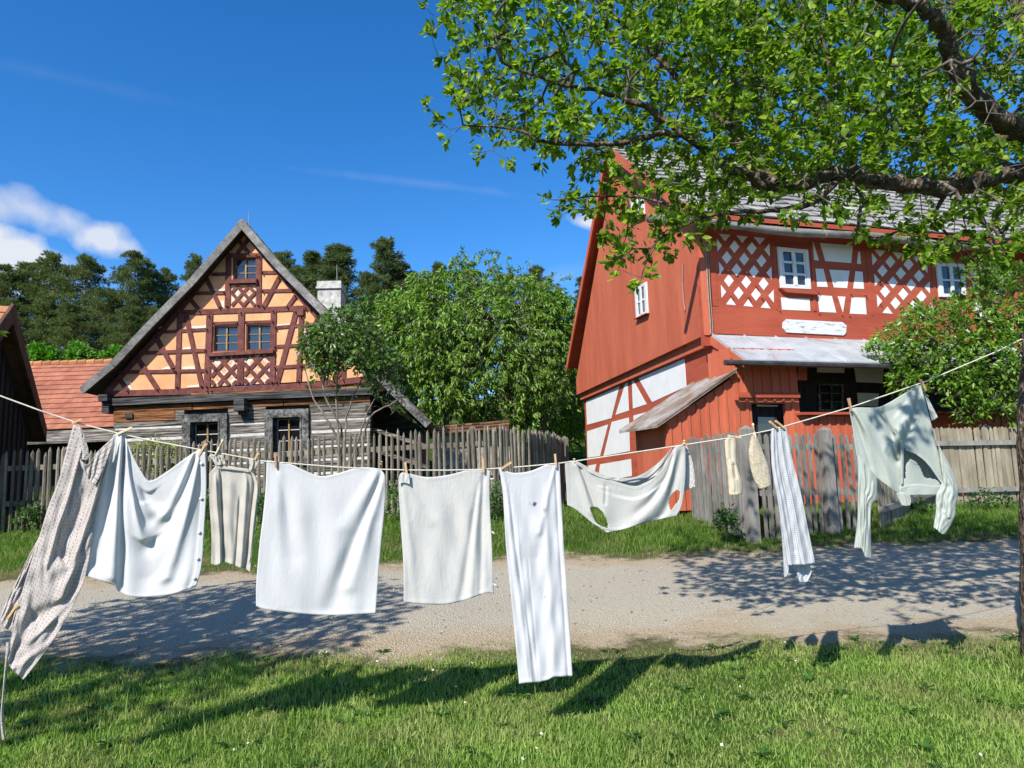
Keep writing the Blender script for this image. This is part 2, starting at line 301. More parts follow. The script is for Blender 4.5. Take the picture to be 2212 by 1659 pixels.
# ------------------------------------------------------------------ terrain
GY = [-300, -5, 0, 4.2, 6, 8, 10.2, 10.7, 12.6, 14, 17, 25, 45, 90, 200, 600]; GZ = [0, 0, 0, .08, .16, .23, .30, .36, .92, 1.05, 1.15, 1.6, 4.0, 11, 20, 24]; GZR = [0, 0, 0, .08, .16, .23, .30, .36, .68, .72, .85, 1.5, 4.0, 11, 20, 24]
def Gz(x, y):
    x = np.asarray(x, float); y = np.asarray(y, float)
    b = .012*(np.sin(1.7*x+.6*y)+np.sin(-.9*x+1.9*y+1)+np.sin(2.9*x-1.3*y+2))*np.clip((y+2)/3, 0, 1)
    k = np.clip((x+.3)/2.2, 0, 1); k = k*k*(3-2*k); return np.interp(y, GY, GZ)*(1-k)+np.interp(y, GY, GZR)*k+b
def gz(x, y): return float(Gz(x, y))
def yn(x): return 6.0+.10*np.sin(1.3*x+.5)+.07*np.sin(3.1*x+2)+.05*np.sin(7.3*x)
def yf(x): return 10.15+.05*x+.09*np.sin(1.1*x+2)+.06*np.sin(2.7*x)+.04*np.sin(6.1*x+1)
def gridmesh(name, X, Y, Z):
    n, m = X.shape; idx = np.arange(n*m).reshape(n, m)
    return npmesh(name, np.stack([X, Y, Z], -1), [np.stack([idx[:-1, :-1], idx[:-1, 1:], idx[1:, 1:], idx[1:, :-1]], -1).reshape(-1, 4)])
xs = np.unique(np.round(np.concatenate([np.linspace(-400, -30, 20), np.arange(-30, -12, 1.), np.arange(-12, 14, .2), np.arange(14, 32, 1.), np.linspace(32, 400, 20)]), 3))
ys = np.unique(np.round(np.concatenate([np.linspace(-200, -5, 12), np.arange(-5, 2, .5), np.arange(2, 15, .1), np.arange(15, 50, 1.), np.linspace(50, 600, 30)]), 3))
X, Y = np.meshgrid(xs, ys)
tag(link('ground', gridmesh('ground', X, Y, Gz(X, Y)), M['soil'], None, True), kind='structure')
def strip(name, fa, fb, dz, mat, x0=-30, x1=32):
    x = np.arange(x0, x1, .1); t = np.linspace(0, 1, 72)[:, None]; a, b = fa(x)[None], fb(x)[None]; Y = a+(b-a)*t; X = np.repeat(x[None], 72, 0)
    return tag(link(name, gridmesh(name, X, Y, Gz(X, Y)+dz), mat, None, True), kind='structure')
def road():
    x = np.arange(-30, 32, .1); t = np.linspace(0, 1, 90)[:, None]; a, b = (yn(x)-.45)[None], (yf(x)+.55)[None]; Y = a+(b-a)*t; X = np.repeat(x[None], 90, 0); me = gridmesh('gravel_road', X, Y, Gz(X, Y)+.006)
    d = np.minimum(Y-yn(x)[None]+.12, yf(x)[None]+.25-Y).ravel(); uv = me.uv_layers.new(name='UVMap'); li = np.zeros(len(me.loops), np.int32); me.loops.foreach_get('vertex_index', li)
    uv.data.foreach_set('uv', np.stack([X.ravel()[li], d[li]], -1).astype(np.float32).ravel()); tag(link('gravel_road', me, M['road'], None, True), kind='structure')
road()
def norm(a): return a/np.maximum(np.linalg.norm(a, axis=-1, keepdims=True), 1e-9)
# ------------------------------------------------------------------ leaves
def leafmesh(name, pos, axis, nrm, ln, wd, fine=True, fold=.18, droop=.12):
    n = len(pos); axis = norm(axis); side = norm(np.cross(axis, nrm)); nr = np.cross(side, axis); ln = np.asarray(ln)[:, None]; wd = np.asarray(wd)[:, None]
    if fine: T = [(0, 0, 0), (-.46, .33, 0), (.46, .33, 0), (-.38, .68, -.3*droop), (.38, .68, -.3*droop), (0, 1, -droop), (0, .33, -fold), (0, .68, -fold*.7-.3*droop)]
    else: T = [(0, 0, 0), (-.5, .45, fold), (0, 1, -droop), (.5, .45, fold)]
    Vt = np.stack([pos+side*wd*a+axis*ln*b+nr*(wd*c if abs(c) == fold else ln*c) for a, b, c in T], 1).reshape(-1, 3); i = np.arange(n)*len(T)
    q = lambda *k: np.stack([i+j for j in k], -1)
    if fine: fs = [np.concatenate([q(0, 6, 1), q(0, 2, 6), q(3, 7, 5), q(7, 4, 5)]), np.concatenate([q(1, 6, 7, 3), q(6, 2, 4, 7)])]
    else: fs = [np.concatenate([q(0, 2, 1), q(0, 3, 2)])]
    return npmesh(name, Vt, fs)
def rosettes(C, D, k, spread, ln, asp, up=.2, drop=0, jit=.02):
    """k leaves round each centre C pointing along D mixed with random directions"""
    n = len(C); C = np.repeat(C, k, 0); D = np.repeat(D, k, 0); R = norm(RNG.normal(size=(n*k, 3))); ax = norm(D+R*spread+np.array([0, 0, up-drop]))
    nr = norm(RNG.normal(size=(n*k, 3))*.55+np.array([-.1, -.15, 1.])); L = ln*(.6+.6*RNG.random(n*k)); return C+RNG.normal(size=C.shape)*jit, ax, nr, L, L*asp
def segtubes(name, p0, p1, r0, r1, k=4):
    t = norm(p1-p0); a = norm(np.cross(t, np.array([.31, .17, .93]))); b = np.cross(t, a); an = np.arange(k)*2*np.pi/k
    ring = a[:, None]*np.cos(an)[None, :, None]+b[:, None]*np.sin(an)[None, :, None]; A = p0[:, None]+ring*r0[:, None, None]; B = p1[:, None]+ring*r1[:, None, None]
    n = len(p0); Vt = np.concatenate([A, B], 1).reshape(-1, 3); i = (np.arange(n)*2*k)[:, None]; j = np.arange(k)
    return npmesh(name, Vt, [np.stack([i+j, i+(j+1) % k, i+k+(j+1) % k, i+k+j], -1).reshape(-1, 4)])
def grow(seedpts, att, step=.11, wob=.12):
    """greedy growth: every attractor is reached from the nearest node of the tree"""
    P = [np.array(p, float) for p in seedpts]; par = [-1]*len(P); seed = np.array(P); d0 = np.array([np.min(np.linalg.norm(seed-a, axis=1)) for a in att]); N = np.zeros((len(P)+len(att)*14, 3)); N[:len(P)] = seed; cnt = len(P); ends = []
    for i in np.argsort(d0):
        a = att[i]; d = np.linalg.norm(N[:cnt]-a, axis=1); j = int(np.argmin(d+.02*RNG.random())); L = d[j]; k = int(min(12, max(1, round(L/step)))); s = N[j].copy(); off = RNG.normal(size=3)*wob*L
        for q in range(1, k+1):
            t = q/k; N[cnt] = s+(a-s)*t+off*math.sin(math.pi*t)*.5; par.append(j); j = cnt; cnt += 1
        ends.append(j)
    N = N[:cnt]; par = np.array(par); w = np.zeros(cnt)
    for e in ends: w[e] += 1
    for i in range(cnt-1, -1, -1):
        if par[i] >= 0: w[par[i]] += w[i]
    return N, par, w, np.array(ends)
def polypts(polys, n, sub=.0):
    """sample n pixel points inside a pixel polygon"""
    p = np.array(polys, float); lo, hi = p.min(0), p.max(0); out = []
    while sum(map(len, out)) < n:
        q = lo+(hi-lo)*RNG.random((n*3, 2)); c = np.zeros(len(q), bool); j = len(p)-1
        for i in range(len(p)):
            den = (p[j, 1]-p[i, 1]) or 1e-9; cond = ((p[i, 1] > q[:, 1]) != (p[j, 1] > q[:, 1])) & (q[:, 0] < (p[j, 0]-p[i, 0])*(q[:, 1]-p[i, 1])/den+p[i, 0]); c ^= cond; j = i
        out.append(q[c])
    return np.concatenate(out)[:n]
def inpoly(q, p): 
    p = np.array(p, float); c = np.zeros(len(q), bool); j = len(p)-1
    for i in range(len(p)):
        den = (p[j, 1]-p[i, 1]) or 1e-9; c ^= ((p[i, 1] > q[:, 1]) != (p[j, 1] > q[:, 1])) & (q[:, 0] < (p[j, 0]-p[i, 0])*(q[:, 1]-p[i, 1])/den+p[i, 0]); j = i
    return c
def norm(a): return a/np.maximum(np.linalg.norm(a, axis=-1, keepdims=True), 1e-9)
def vnoise(x, y, s, seed=0):
    r = np.random.default_rng(seed); o = 0
    for k in range(6):
        a = r.uniform(0, 6.28); f = s*r.uniform(.6, 2.2); o = o+np.sin((x*np.cos(a)+y*np.sin(a))*f+r.uniform(0, 6.28))
    return o/6
def blades(name, x, y, L, W, lean, mat, group=None):
    n = len(x); z = Gz(x, y)-.005; a = RNG.uniform(0, 6.283, n); la = RNG.uniform(0, 6.283, n)
    side = np.stack([np.cos(a), np.sin(a), 0*a], -1); ld = np.stack([np.cos(la), np.sin(la), 0*a], -1); P = np.stack([x, y, z], -1)
    up = np.array([0, 0, 1.]); L = L[:, None]; W = W[:, None]; lean = lean[:, None]
    mid = P+up*L*.55*np.cos(lean*.6)+ld*L*.55*np.sin(lean*.6); tip = mid+up*L*.5*np.cos(lean*1.5)+ld*L*.5*np.sin(lean*1.5)
    Vt = np.stack([P-side*W/2, P+side*W/2, mid+side*W*.42, mid-side*W*.42, tip], 1).reshape(-1, 3); i = np.arange(n)*5
    me = npmesh(name, Vt, [np.stack([i, i+1, i+2, i+3], -1), np.stack([i+3, i+2, i+4], -1)])
    return tag(link(name, me, mat), kind='stuff')
# foreground lawn
n = 235000; y = 3.0+3.4*RNG.random(n)**.9; x = (RNG.random(n)*2-1)*(.78*y+1.5)
edge = yn(x)+.16*vnoise(x, y, 3, 1)+.14*vnoise(x, y, 9, 21)-y; den = vnoise(x, y, 2.2, 2)
keep = (RNG.random(n) < np.clip(.25+edge/.5, 0, 1)**1.5) & (RNG.random(n) < np.clip(.78+.55*den+.3*vnoise(x, y, 7, 22), .15, 1))
x, y, edge = x[keep], y[keep], edge[keep]; n = len(x)
tall = np.clip(vnoise(x, y, 1.6, 3)+.35, 0, 1)+.6*np.clip((-x-1.2)/2.5, 0, 1)
L = (.022+.026*RNG.random(n)+.045*tall*RNG.random(n)**1.5)*np.clip(.55+edge/.8, .5, 1); L *= np.where(RNG.random(n) < .012, 2.3, 1)
blades('grass', x, y, L, .0035+.0035*RNG.random(n), np.abs(RNG.normal(.55, .45, n)), M['grass'])
# bank below the fences
n = 110000; x = RNG.uniform(-11, 12, n); y = RNG.uniform(9.9, 14.2, n); e = y-yf(x)-.12+.16*vnoise(x, y, 3, 4)+.12*vnoise(x, y, 8, 23); bare = np.where(x < -3.5, vnoise(x, y, 1.3, 5)-.25*np.clip(11.2-y, 0, 2), .3)
keep = (RNG.random(n) < np.clip(.2+e/.5, 0, 1)**1.4) & (RNG.random(n) < np.clip(.75+1.2*bare, .12, 1)) & (RNG.random(n) < np.clip(1-(y-12.6)/2.5, .15, 1))
x, y, e = x[keep], y[keep], e[keep]; n = len(x); tall = np.clip(vnoise(x, y, 1.4, 6)+.5, 0, 1.2)
blades('bank_grass', x, y, (.05+.05*RNG.random(n)+.12*tall*RNG.random(n)**1.3*np.clip(e/.8, .2, 1)), .006+.006*RNG.random(n), np.abs(RNG.normal(.5, .4, n)), M['grass_bank'])
# broad low leaves in the lawn
n = 260; x = RNG.uniform(-5, 5, n); y = RNG.uniform(3.2, 5.9, n); k = 7; C = np.stack([np.repeat(x, k), np.repeat(y, k), Gz(np.repeat(x, k), np.repeat(y, k))+.012], -1); a = RNG.uniform(0, 6.28, n*k); ax = np.stack([np.cos(a), np.sin(a), .35+.5*RNG.random(n*k)], -1); Ln = np.repeat(RNG.uniform(.035, .09, n), k)*(.7+.5*RNG.random(n*k))
tag(link('lawn_herbs', leafmesh('herbs', C, ax, np.tile([0, 0, 1.], (n*k, 1))+.2*RNG.normal(size=(n*k, 3)), Ln, Ln*.3, True, .12, .35), M['weed']), kind='stuff')
# loose stones
n = 2600; x = RNG.uniform(-8, 10, n); y = 5.8+4.7*RNG.random(n)**1.2; r = .004+.011*RNG.random(n)**3; Z = Gz(x, y)+.011
oc = np.array([(1, 0, 0), (0, 1, 0), (-1, 0, 0), (0, -1, 0), (.1, .1, .7), (0, 0, -.6)]); Vt = (np.stack([x, y, Z], -1)[:, None]+oc[None]*r[:, None, None]*(1+.5*RNG.random((n, 6, 1)))).reshape(-1, 3); i = np.arange(n)*6
tag(link('loose_stones', npmesh('stones', Vt, [np.concatenate([np.stack([i+a, i+(a+1) % 4, i+4], -1) for a in range(4)]+[np.stack([i+(a+1) % 4, i+a, i+5], -1) for a in range(4)])]), M['pebble']), kind='stuff')
# ------------------------------------------------------------------ facade helpers
def zz(ox, oy, s): return lambda *pts: [(ox+x*s, oy+y*s) for x, y in pts]
z1 = zz(0, 449.3, .25); z2 = zz(432, 449.3, .25); z3 = zz(155.5, 777.7, .25); z6 = zz(1503.5, 432, .3203); z7 = zz(1209.6, 691.3, .2734); z5 = zz(1175, 345.6, .2605)
class Quad:
    def __init__(s, pl, TL, TR, BR, BL): s.pl = pl; s.c = [onpl(*p, pl) for p in (TL, TR, BR, BL)]; s.N = pl[1]
    def pt(s, u, v): a, b, c, d = s.c; return (a*(1-u)+b*u)*(1-v)+(d*(1-u)+c*u)*v
    def rect(s, mb, u0, v0, u1, v1, o0, o1): mb.prism([s.pt(u0, v0), s.pt(u1, v0), s.pt(u1, v1), s.pt(u0, v1)], s.N*o0, s.N*o1)
def window(root, q, fm, gm, cols=2, rows=3, fu=.07, fv=.055, proud=.02, rec=-.05, mull=None, bar=.022, sill=None, sillmat=None, name='window'):
    """frame proud of the wall, casements and panes set back"""
    f = MB(); q.rect(f, 0, 0, fu, 1, rec-.03, proud); q.rect(f, 1-fu, 0, 1, 1, rec-.03, proud); q.rect(f, fu, 0, 1-fu, fv, rec-.03, proud-.003); q.rect(f, fu, 1-fv, 1-fu, 1, rec-.03, proud-.003)
    w = f.build(name, fm, root)
    p = MB(); q.rect(p, fu*.9, fv*.9, 1-fu*.9, 1-fv*.9, rec-.028, rec-.018); p.build('pane', gm, w)
    m = MB(); W = 1-2*fu; H = 1-2*fv
    for c in range(1, cols): u = fu+W*c/cols; q.rect(m, u-bar*1.6, fv, u+bar*1.6, 1-fv, rec-.01, rec+.022)
    for c in range(cols):
        ua, ub = fu+W*c/cols+bar*.4, fu+W*(c+1)/cols-bar*.4
        for (a, b) in ((ua, ua+bar*1.1), (ub-bar*1.1, ub)): q.rect(m, a, fv, b, 1-fv, rec-.012, rec+.010)
        for r in range(rows+1): v = fv+H*r/rows; hb = bar*.75; q.rect(m, ua+bar, max(fv, v-hb), ub-bar, min(1-fv, v+hb), rec-.013, rec+.008)
    m.build('sash', mull or fm, w)
    if sill: s = MB(); q.rect(s, -.06, 1.0, 1.06, 1.0+sill, -.02, .10); s.build('sill', sillmat or fm, w)
    return w
def courses(mb, EL, ER, RL, RR, rows, tw, th, jag=.0, gap=.006, wv=.0, lap=.12):
    EL, ER, RL, RR = map(V, (EL, ER, RL, RR)); nrm = (ER-EL).cross(RL-EL).normalized()
    if nrm.z < 0: nrm = -nrm
    L = (ER-EL).length; n = max(1, int(L/tw))
    for r in range(rows):
        t0, t1 = r/rows, min(1, (r+1+lap)/rows); sh = (r % 2)*.5
        for i in range(-1, n+1):
            a, b = max(0, (i+sh)/n), min(1, (i+1+sh)/n-gap/L)
            if b <= a: continue
            j = random.uniform(-jag, jag)/max((RL-EL).length, .1); k = random.uniform(0, wv)
            P = lambda u, t: (EL*(1-u)+ER*u)*(1-t)+(RL*(1-u)+RR*u)*t
            p = [P(a, t0+j if r else t0), P(b, t0+j if r else t0), P(b, t1), P(a, t1)]; up = [nrm*(th*1.25+k), nrm*(th*1.25+k), nrm*(.004), nrm*.004]
            lo = [nrm*.0]*4; vs = [p[m]+up[m]*1.0 for m in range(4)]+[p[m]+lo[m]+nrm*(th*.25+k if m < 2 else 0) for m in range(4)]
            mb.add(vs, [(0, 1, 2, 3), (0, 4, 5, 1), (1, 5, 6, 2), (3, 7, 4, 0)])
# ================================================================== half-timbered house (left)
a6 = math.radians(6); LN = V((-math.sin(a6), -math.cos(a6), 0)); LD = V((math.cos(a6), -math.sin(a6), 0)); LB = V((-math.sin(math.radians(5)), math.cos(math.radians(5)), 0))
LP = (atY(523, 700, 19), LN)
H = thing('half_timbered_house', 'orange half-timbered gable house with grey barge boards over a log ground floor', 'house', (LP[0].x, LP[0].y, 1.2))
def lp(pts, o=0): return [onpl(*p, shift(LP, o)) for p in pts]
# ground-floor log core
core = MB(); b0 = lp([(247, 880), (798, 848), (798, 1100), (247, 1100)]); b0[2].z = .9; b0[3].z = .9
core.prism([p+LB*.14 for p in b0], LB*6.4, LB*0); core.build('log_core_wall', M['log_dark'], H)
def lrow(mb, x0, x1, y0, y1, o0, o1, jit=0):
    """row given at x=245; falls along the facade slope"""
    f = lambda x, y: (x, y-(x-245)*.0435); mb.prism(lp([f(x0, y0), f(x1, y0+random.uniform(-jit, jit)), f(x1, y1+random.uniform(-jit, jit)), f(x0, y1)]), LN*o0, LN*o1)
rows = [(879, 893, 'b'), (893, 914, 'm'), (914, 925, 'g'), (929.5, 948, 'g'), (955, 980, 'g'), (986, 1009, 'g'), (1015, 1038, 'g'), (1044, 1068, 'g'), (1074, 1100, 'g')]
W1 = (399, 494); W2 = (575, 670)
def lrow1(nm, mt, *a): m = MB(); lrow(m, *a); m.build(nm, mt, H)
for (ya, yb, k) in rows:
    segs = [(247, 800)] if yb < 900 else [(247, W1[0]), (W1[1], W2[0]), (W2[1], 800)]
    if k == 'b': segs = [(247, 415), (417, 612), (614, 800)]
    for i, (s0, s1) in enumerate(segs):
        brown = k == 'b' or (k == 'm' and s0 < 300)
        if k == 'm' and s0 < 300: lrow1('log', M['log_brown'], s0, 379, ya, yb-1, -.14, .035, .6); lrow1('log', M['log'], 380, s1, ya, yb-1, -.14, .03, .6)
        else: lrow1('log', M['log_brown'] if brown else M['log'], s0, s1, ya+.3, yb-.6, -.14, .02+.02*random.random(), .7)
for (ya, yb) in ((924, 930), (947.5, 955.5), (979.5, 986.5), (1008, 1015.5), (1037, 1044.5), (1067, 1075)):
    for (s0, s1) in ((249, W1[0]), (W1[1], W2[0]), (W2[1], 799)): lrow1('chinking', M['chink'], s0, s1, ya, yb, -.13, .004)
jb = MB(); lrow(jb, 243, 806, 862.5, 877.5, -.3, .16); jb.build('jetty_beam', M['log_dark'], H)
jb = MB(); lrow(jb, 415, 780, 857.5, 862, -.3, .05); jb.build('bare_beam', M['log_brown'], H)
for (x0, x1, y0, y1, o) in ((518, 540, 875, 902, .34), (522, 536, 897, 909, .2), (228, 247, 854, 868, .30), (228, 243, 868, 893, .16), (792, 804, 900, 916, .1), (274, 290, 895, 906, .08)):
    br = MB(); lrow(br, x0, x1, y0, y1, -.2, o); br.build('beam_end', M['log_dark'], H)
for (fx0, fy0, fx1, fy1) in ((398, 895, 494.5, 1012), (575.5, 885, 669.5, 1004)):
    q = Quad(LP, (fx0, fy0+1), (fx1, fy0-2), (fx1, fy1-4), (fx0, fy1))
    casing = MB(); q.rect(casing, 0, 0, .19, 1, -.12, .115); q.rect(casing, .81, 0, 1, 1, -.12, .115); q.rect(casing, .19, 0, .81, .15, -.12, .110); q.rect(casing, .155, .11, .19, 1, -.1, .135); q.rect(casing, .81, .11, .845, 1, -.1, .135); q.rect(casing, .19, .11, .81, .15, -.1, .133)
    cs = casing.build('window_casing', M['casing'], H)
    q2 = Quad(LP, (fx0+18.5, fy0+18), (fx1-18.5, fy0+16), (fx1-18.5, fy1-4), (fx0+18.5, fy1))
    window(H, q2, M['log_dark'], M['glass_dark'], 2, 4, .05, .03, -.01, -.08, M['chink'], .012); mp = MB(); q2.rect(mp, .475, 0, .53, 1, -.085, -.045); mp.build('mullion', M['mullion'], H)
# gable wall with openings
rakeL = [(232, 848), (300, 771), (345, 722), (410, 645), (478, 553), (522, 492)]; rakeR = [(570, 551), (620, 610), (672, 668), (734, 742), (800, 816)]
wins = [dict(q=[(503, 557), (554.5, 556), (555, 605), (502.5, 606)]), dict(q=[(460, 704), (516, 703), (515, 758.5), (459, 760.5)]), dict(q=[(531, 702), (587, 701), (587, 755.5), (530.5, 757.5)])]
gw = MB(); gw.prism(lp(rakeL+rakeR), LN*-.22, LN*0, [list(reversed(lp(w['q']))) for w in wins]); gw.build('plaster_gable_wall', M['orange'], H)
for w in wins:
    q = Quad(LP, *w['q']); window(H, q, M['timber'], M['glass'], 2, 3, .055, .045, -.012, -.08, M['mullion'], .018)
for s in [z2((258, 628), (505, 618), (505, 655), (258, 662)), z2((82, 1258), (648, 1228), (648, 1258), (82, 1290))]:
    m = MB(); m.prism(lp(s), LN*.0, LN*.13); m.build('window_sill', M['timber'], H)
# timber frame
tf = MB(); _k = [0]; _dw = []
def tb(p, q, w, o=.03):
    _k[0] += 1; _dw.append((p, q)); a, b = lp([p, q]); D = (a.y+b.y)/2; tf.bar(a-LN*.02, b-LN*.02, w*D/F, o+.02+.0021*(_k[0] % 7), LN)
for p, q, w in [((230, 850.5), (455, 845), 13), ((455, 845), (668, 833), 13), ((668, 833), (800, 818), 13),
    ((262, 804), (380, 802), 7.5), ((380, 802), (449, 800.5), 7), ((302, 763), (449, 757), 7.5), ((345, 718), (451, 711.5), 7), ((382, 676), (667, 665.5), 11.5), ((422, 634), (487, 632.5), 7.5), ((460, 593), (490, 592), 7),
    ((494, 551), (568, 550.5), 7), ((594, 794), (652, 790.5), 7.5), ((652, 790.5), (778, 783), 7.5), ((594, 749), (647, 746.5), 7.5), ((647, 746.5), (740, 742), 7.5), ((594.5, 708), (705, 698), 7), ((567, 629), (634, 627.5), 7.5), ((567, 589), (602, 588.5), 7),
    ((462, 699), (515, 697.5), 6.5), ((531, 697), (592, 695), 6.5), ((499, 554), (557, 553), 6), ((500, 613), (560, 612), 5.5),
    ((389, 684), (384, 839), 11.5), ((454, 680), (448, 838), 14.5), ((522.5, 673), (520, 831), 14.5), ((592, 669), (589, 829), 12.5), ((652, 682), (646, 826), 11), ((494.5, 555), (492, 664), 12.5), ((561, 553), (559.5, 662), 11.5), ((700, 702), (698, 826), 11), ((744, 745), (743, 822), 10),
    ((402.5, 679), (437.5, 837), 10.5), ((337, 727), (376, 797), 10.5), ((297, 772), (343, 843), 10.5), ((257, 817), (278, 845), 10), ((447, 602), (477, 666), 9.5), ((410, 644), (433, 673), 9),
    ((641, 671), (599, 829), 11.5), ((604.5, 599), (570, 664), 10), ((639.5, 639), (622, 664), 9), ((760, 775), (722, 822), 10), ((685, 690), (666, 745), 9),
    ((541, 512), (514, 547), 8.5), ((516.5, 520), (538, 547), 8.5)]: tb(p, q, w)
for pl in (rakeL, [rakeL[-1]]+rakeR):
    for p, q in zip(pl, pl[1:]): tb(p, q, 11, .036)
for p, q in _dw:
    for f in (.02, .98):
        a, b = lp([p, q]); c = a+(b-a)*f+LN*.03; tf.tube([c, c+LN*.085-V((0, 0, .02))], [.022, .018], 5)
tf.build('timber_frame', M['timber'], H)
for c in ((394, 689), (651, 675)):
    m = MB(); x, y = c; m.prism(lp([(x-7, y-7), (x+7, y-7.5), (x+7, y+7), (x-7, y+7.5)]), LN*0, LN*.085); m.build('peg_block', M['timber'], H)
def lattice(x0, y0, x1, y1, n, w, patches):
    bk = MB(); bk.prism(lp([(x0, y0), (x1, y0), (x1, y1), (x0, y1)]), LN*-.01, LN*.006); pn = bk.build('lattice_backing', M['lattice_back'], H)
    m = MB(); sx = (x1-x0)/n;  W, Hh = x1-x0, y1-y0; k = Hh/W*1.0; old = tf.m; c = 0
    for dr in (1, -1):
        for i in range(-5, 6):
            pts = []
            for t in ():
                x = x0+(i+t*1.0)*sx*1.0 if dr == 1 else x1-(i+t)*sx; y = y0+t*sx*1.12
                if x0 <= x <= x1 and y0 <= y <= y1: pts.append((x, y))
            # long diagonals across the panel
            xs_, ys_ = [], []
            for t in np.linspace(0, 1, 400):
                y = y0+t*(y1-y0); x = (x0+(i+.5)*sx+(y-y0)/1.12) if dr == 1 else (x1-(i+.5)*sx-(y-y0)/1.12)
                if x0 <= x <= x1: xs_.append(x); ys_.append(y)
            if len(xs_) > 25:
                a, b = lp([(xs_[0], ys_[0]), (xs_[-1], ys_[-1])]); c += 1; m.bar(a, b, w*a.y/F, .032+.0023*(c % 5), LN)
    m.build('lattice_bars', M['timber'], pn)
    o = MB()
    for (u, v) in patches:
        x, y = x0+u*(x1-x0), y0+v*(y1-y0); r = 8.5; o.prism(lp([(x, y-r), (x+r*.9, y), (x, y+r), (x-r*.9, y)]), LN*0, LN*.012)
    if patches: o.build('orange_diamonds', M['orange'], pn)
lattice(501.5, 619, 551.5, 661, 2.0, 7.0, [(.55, .32), (.8, .6)]); lattice(457, 770.5, 512, 832, 1.75, 8.4, [(.5, .25), (.79, .5), (.5, .78), (.21, .5)]); lattice(528.5, 767.5, 583.5, 829.5, 1.75, 8.4, [(.5, .25), (.21, .5), (.5, .78)])
# bare plaster where the render has fallen off
for pts in [[(343, 706), (363, 704), (362, 709), (344, 711)], [(397, 751), (424, 748), (425, 753), (396, 755)], [(395, 793), (424, 790), (424, 797), (395, 798)], [(270, 824), (277, 823), (285, 842), (281, 843)], [(351, 796), (368, 790), (370, 797), (350, 798)], [(404, 834), (430, 831), (432, 835), (404, 837)], [(458, 625), (486, 624), (486, 628), (457, 628.5)], [(598, 702), (628, 699), (628, 703), (598, 705)], [(630, 642), (637, 636), (626, 658), (618, 660)], [(412, 705), (446, 703), (446, 709), (412, 709.5)], [(477, 650), (485, 650), (485, 664), (480, 664)]]:
    pp = MB(); pp.prism(lp(pts), LN*0, LN*.010); pp.build('bare_plaster_patch', M['plaster_patch'], H)
# roof
RF = [(172, 839), (240, 782), (317, 699), (410, 604), (524, 473)]; RR_ = [(524, 473), (607, 569), (701, 664), (769, 748), (807, 790), (865, 848), (932, 912)]
OV = .42; front = lambda pts: lp(pts, OV); rb = MB(); sf = MB(); bg = MB(); bg2 = MB()
for side, pl in ((0, RF), (1, RR_)):
    w = front(pl)
    for i, (p, q) in enumerate(zip(w, w[1:])):
        t = (q-p).normalized(); nn = t.cross(LB).normalized(); nn = nn if nn.z > 0 else -nn
        sf.prism([p+LB*.03, q+LB*.03, q-nn*.15+LB*.03, p-nn*.15+LB*.03], LB*0, LB*7)
        bgx = bg2 if side == 1 and i >= 3 else bg; bgx.prism([p, q, q-nn*.20, p-nn*.20], LN*0, LN*.045+LN*.002*(i % 2))
        a, b = (p, q) if side == 0 else (q, p)
        if a.z > b.z: a, b = b, a
        courses(rb, a+LB*0, a+LB*7.1, b+LB*0, b+LB*7.1, max(1, round((q-p).length/.30)), .16, .022, .03)
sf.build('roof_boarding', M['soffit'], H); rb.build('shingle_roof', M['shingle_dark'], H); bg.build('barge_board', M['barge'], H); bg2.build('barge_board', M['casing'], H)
# far right wing under the low eave
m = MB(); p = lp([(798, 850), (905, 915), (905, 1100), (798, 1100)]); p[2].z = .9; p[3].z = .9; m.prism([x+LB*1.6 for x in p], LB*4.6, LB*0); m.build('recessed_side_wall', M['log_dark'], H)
for dz in (0, .55):
    m = MB(); a = lp([(800, 925)])[0]-V((0, 0, dz)); m.bar(a+LB*.3, a+LB*.3+LD*1.6-V((0, 0, .55)), .10, .06, LN); m.build('handrail', M['log'], H)
m = MB(); a, b = lp([(925, 908)], OV)[0], None; m.tube([a+V((0, 0, -.05)), a+LB*7+V((0, 0, -.05))], .07, 8); m.build('eaves_gutter', M['gutter'], H)
# chimney
pc = (LP[0]+LB*3.4, LN); ch = MB(); q = [onpl(*p, pc) for p in ((686, 650), (736, 646), (736, 740), (686, 745))]; ch.prism(q, LB*1.0, LB*0); cho = ch.build('chimney', M['chimney'], H)
cp = MB(); q = [onpl(*p, pc) for p in ((683.5, 607), (738, 606), (738, 650), (683.5, 652))]
hh = lambda y0, y1, g_: [onpl(*p, pc) for p in ((686-g_, y0), (736+g_, y0-1), (736+g_, y1-1), (686-g_, y1))]
cp.prism(hh(620, 624, 2.6), LB*1.06, LN*.06); cp.prism(hh(624.3, 651, 0), LB*1.0, LB*0.002); cp.prism(hh(607.5, 620, 1.2), LB*1.02, LN*.02); cp.build('chimney_cap', M['chimney'], cho)
for p, q_, y in (((728, 606), (727.5, 572), 22.6), ((537, 490), (537.5, 455), 21)):
    m = MB(); m.tube([atY(*p, y), atY(*q_, y)], .014, 5); m.build('lightning_rod', M['iron'], H)
